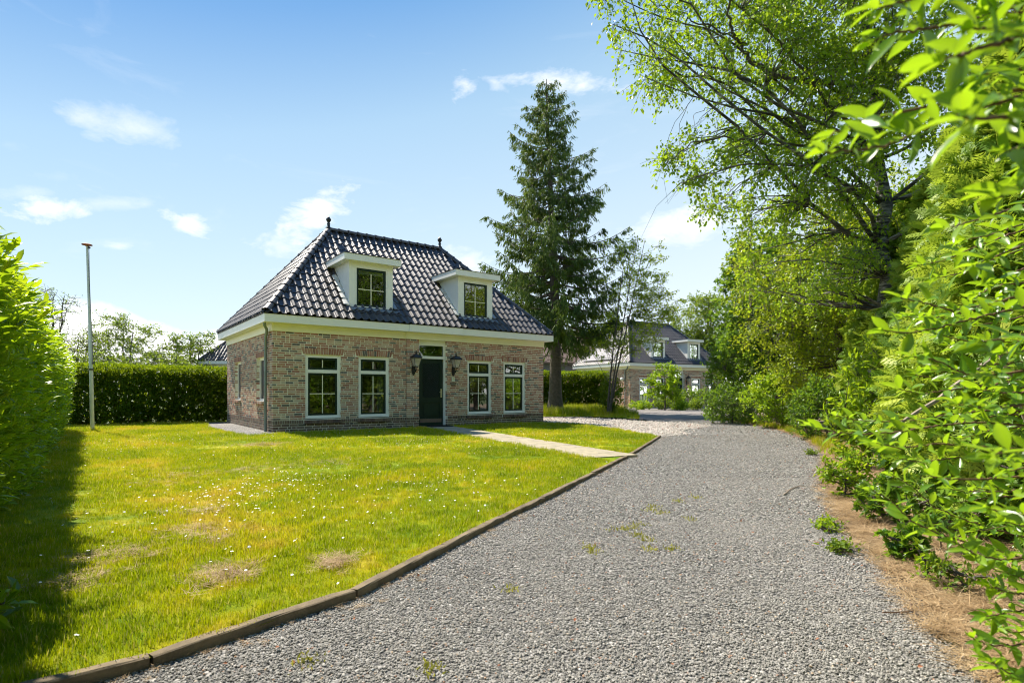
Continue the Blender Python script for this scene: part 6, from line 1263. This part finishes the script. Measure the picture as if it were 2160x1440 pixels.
# daisies
def daisy_proto(seed, mat, r=.0085):
    mb = MB(); q = np.random.default_rng(seed); z = q.uniform(.045, .07); n = 9; v = [(0, 0, z + .002)] + [(math.cos(k * 2 * math.pi / n) * r, math.sin(k * 2 * math.pi / n) * r, z + .002 * (k % 2)) for k in range(n)]
    mb.add(v, [(0, k + 1, (k + 1) % n + 1) for k in range(n)]); mb.add([(-.001, 0, 0), (.001, 0, 0), (0, 0, z)], [(0, 1, 2)]); return proto('flower%d' % seed, mb, mat)
cl = [((600, 1030), .9, 190), ((470, 1075), .8, 90), ((860, 940), .9, 60), ((900, 1030), .8, 45), ((350, 935), 1.6, 170), ((560, 965), 1.0, 45), ((1130, 925), 1.0, 45), ((1170, 945), .8, 30), ((740, 1080), .9, 45), ((960, 1045), .7, 40), ((500, 1200), .5, 22), ((300, 1150), .6, 12), ((1110, 900), .9, 25), ((760, 930), 1.2, 40), ((960, 955), .9, 30)]
dpts = np.vstack([G(*c)[:2] + rng.normal(0, s, (k, 2)) * (.6, 1) for c, s, k in cl] + [np.c_[rng.uniform(-9, 2, 170), rng.uniform(3, 16, 170)]]); ok = inpoly(dpts, lawn_poly); e = dpts - HA; ok &= ~((e @ U > -.3) & (e @ V > -.3)); dpts = dpts[ok]; dq = dpts - PA; dpts = dpts[~((dq @ pd > -.3) & (np.abs(dq @ pn) < .55))]; n = len(dpts)
scatter('daisies', np.c_[dpts, np.full(n, .036)], np.c_[rng.normal(0, .25, n), rng.normal(0, .25, n), rng.uniform(0, 6, n)], rng.uniform(.8, 1.35, n), [daisy_proto(i, M['daisy']) for i in range(3)], rng.integers(0, 3, n), 'white daisies dotted over the lawn')
# dead grass: raked heaps on the lawn, dry straw on the right verge, fallen leaves
spro = [blade_proto('straws%d' % i, M['straw'], 16, .05, .06, .16, .0028, 60 + i, .4, True) for i in range(4)]
heaps = [((555, 942), .30, 230), ((470, 1230), .11, 70), ((705, 1200), .09, 60), ((450, 1150), .10, 40), ((400, 1130), .15, 60), ((395, 1010), .22, 50), ((360, 998), .2, 40), ((505, 1000), .2, 40), ((245, 1180), .2, 50), ((590, 990), .35, 45), ((700, 980), .4, 40), ((120, 1250), .14, 45), ((480, 1215), .1, 40), ((320, 1025), .25, 25), ((985, 935), .3, 30), ((420, 1090), .12, 40), ((230, 1190), .2, 40)]
hp = np.vstack([G(*c)[:2] + rng.normal(0, 1, (k, 2)) * (s * .9, s * .8) for c, s, k in heaps]); hp = hp[inpoly(hp, lawn_poly)]; n1 = len(hp)
rp2 = rp[::-1]; s_ = rng.random(11000) ** 1.25 * sg[-1] * .93; e = np.c_[np.interp(s_, (sg[-1] - sg)[::-1], rp2[:, 0]), np.interp(s_, (sg[-1] - sg)[::-1], rp2[:, 1])]; off = rng.gamma(1.7, .40, len(e)) - .12; e = e + np.c_[off, off * .15 + rng.normal(0, .06, len(e))]; e = e[(e[:, 0] / e[:, 1] < 1.0)]
kk = kp[rng.integers(1, len(kp) - 1, 1)]; s3 = rng.random(420) * seg[-1]; ek = np.c_[np.interp(s3, seg, kp[:, 0]), np.interp(s3, seg, kp[:, 1])] + np.c_[rng.normal(.05, .10, 420), rng.normal(0, .02, 420)]
hp2 = np.vstack([hp, e, ek]); n = len(hp2); z = np.r_[.05 + np.abs(rng.normal(0, .012, n1)), .012 + np.abs(rng.normal(0, .012, len(e))), np.full(len(ek), .012)]; sc3 = np.r_[rng.uniform(.45, .85, n1), rng.uniform(.5, 1.25, len(e)), rng.uniform(.2, .5, len(ek))]
scatter('dry_grass', np.c_[hp2, z], np.c_[rng.normal(0, .12, n), rng.normal(0, .12, n), rng.uniform(0, 6.28, n)], sc3, spro, rng.integers(0, 4, n), 'dry straw and raked dead grass')
def flp(seed):
    mb = MB(); mb.add(T_DIA[0] * (1.3, 1, 1.4) - (0, .5, 0), T_DIA[1], None, .5 if seed else .2); return proto('fallen%d' % seed, mb, M['brownleaf'])
n = 1500; p = np.c_[rng.uniform(-3, 8, n), 2 + 22 * rng.random(n) ** 1.5]; p = p[inpoly(p, drive_poly)]; p2 = np.c_[rng.uniform(1, 8, 700), rng.uniform(15, 25, 700)]; p2 = p2[inpoly(p2, [(q[0], q[1]) for q in peb])]; m_ = 700; s_ = rng.random(m_) * sg[-1]; e = np.c_[np.interp(s_, sg, rp[:, 0]), np.interp(s_, sg, rp[:, 1])] + np.c_[rng.normal(.05, .3, m_), rng.normal(0, .1, m_)]
p = np.vstack([p, p2, e]); n = len(p); scatter('fallen_leaves', np.c_[p, np.full(n, .02)], np.c_[rng.normal(0, .3, n), rng.normal(0, .3, n), rng.uniform(0, 6.28, n)], rng.uniform(.012, .028, n) * np.where(p[:, 1] > 14, 2.4, 1), [flp(0), flp(1)], rng.integers(0, 2, n), 'small brown fallen leaves and bits of bark on the drive')
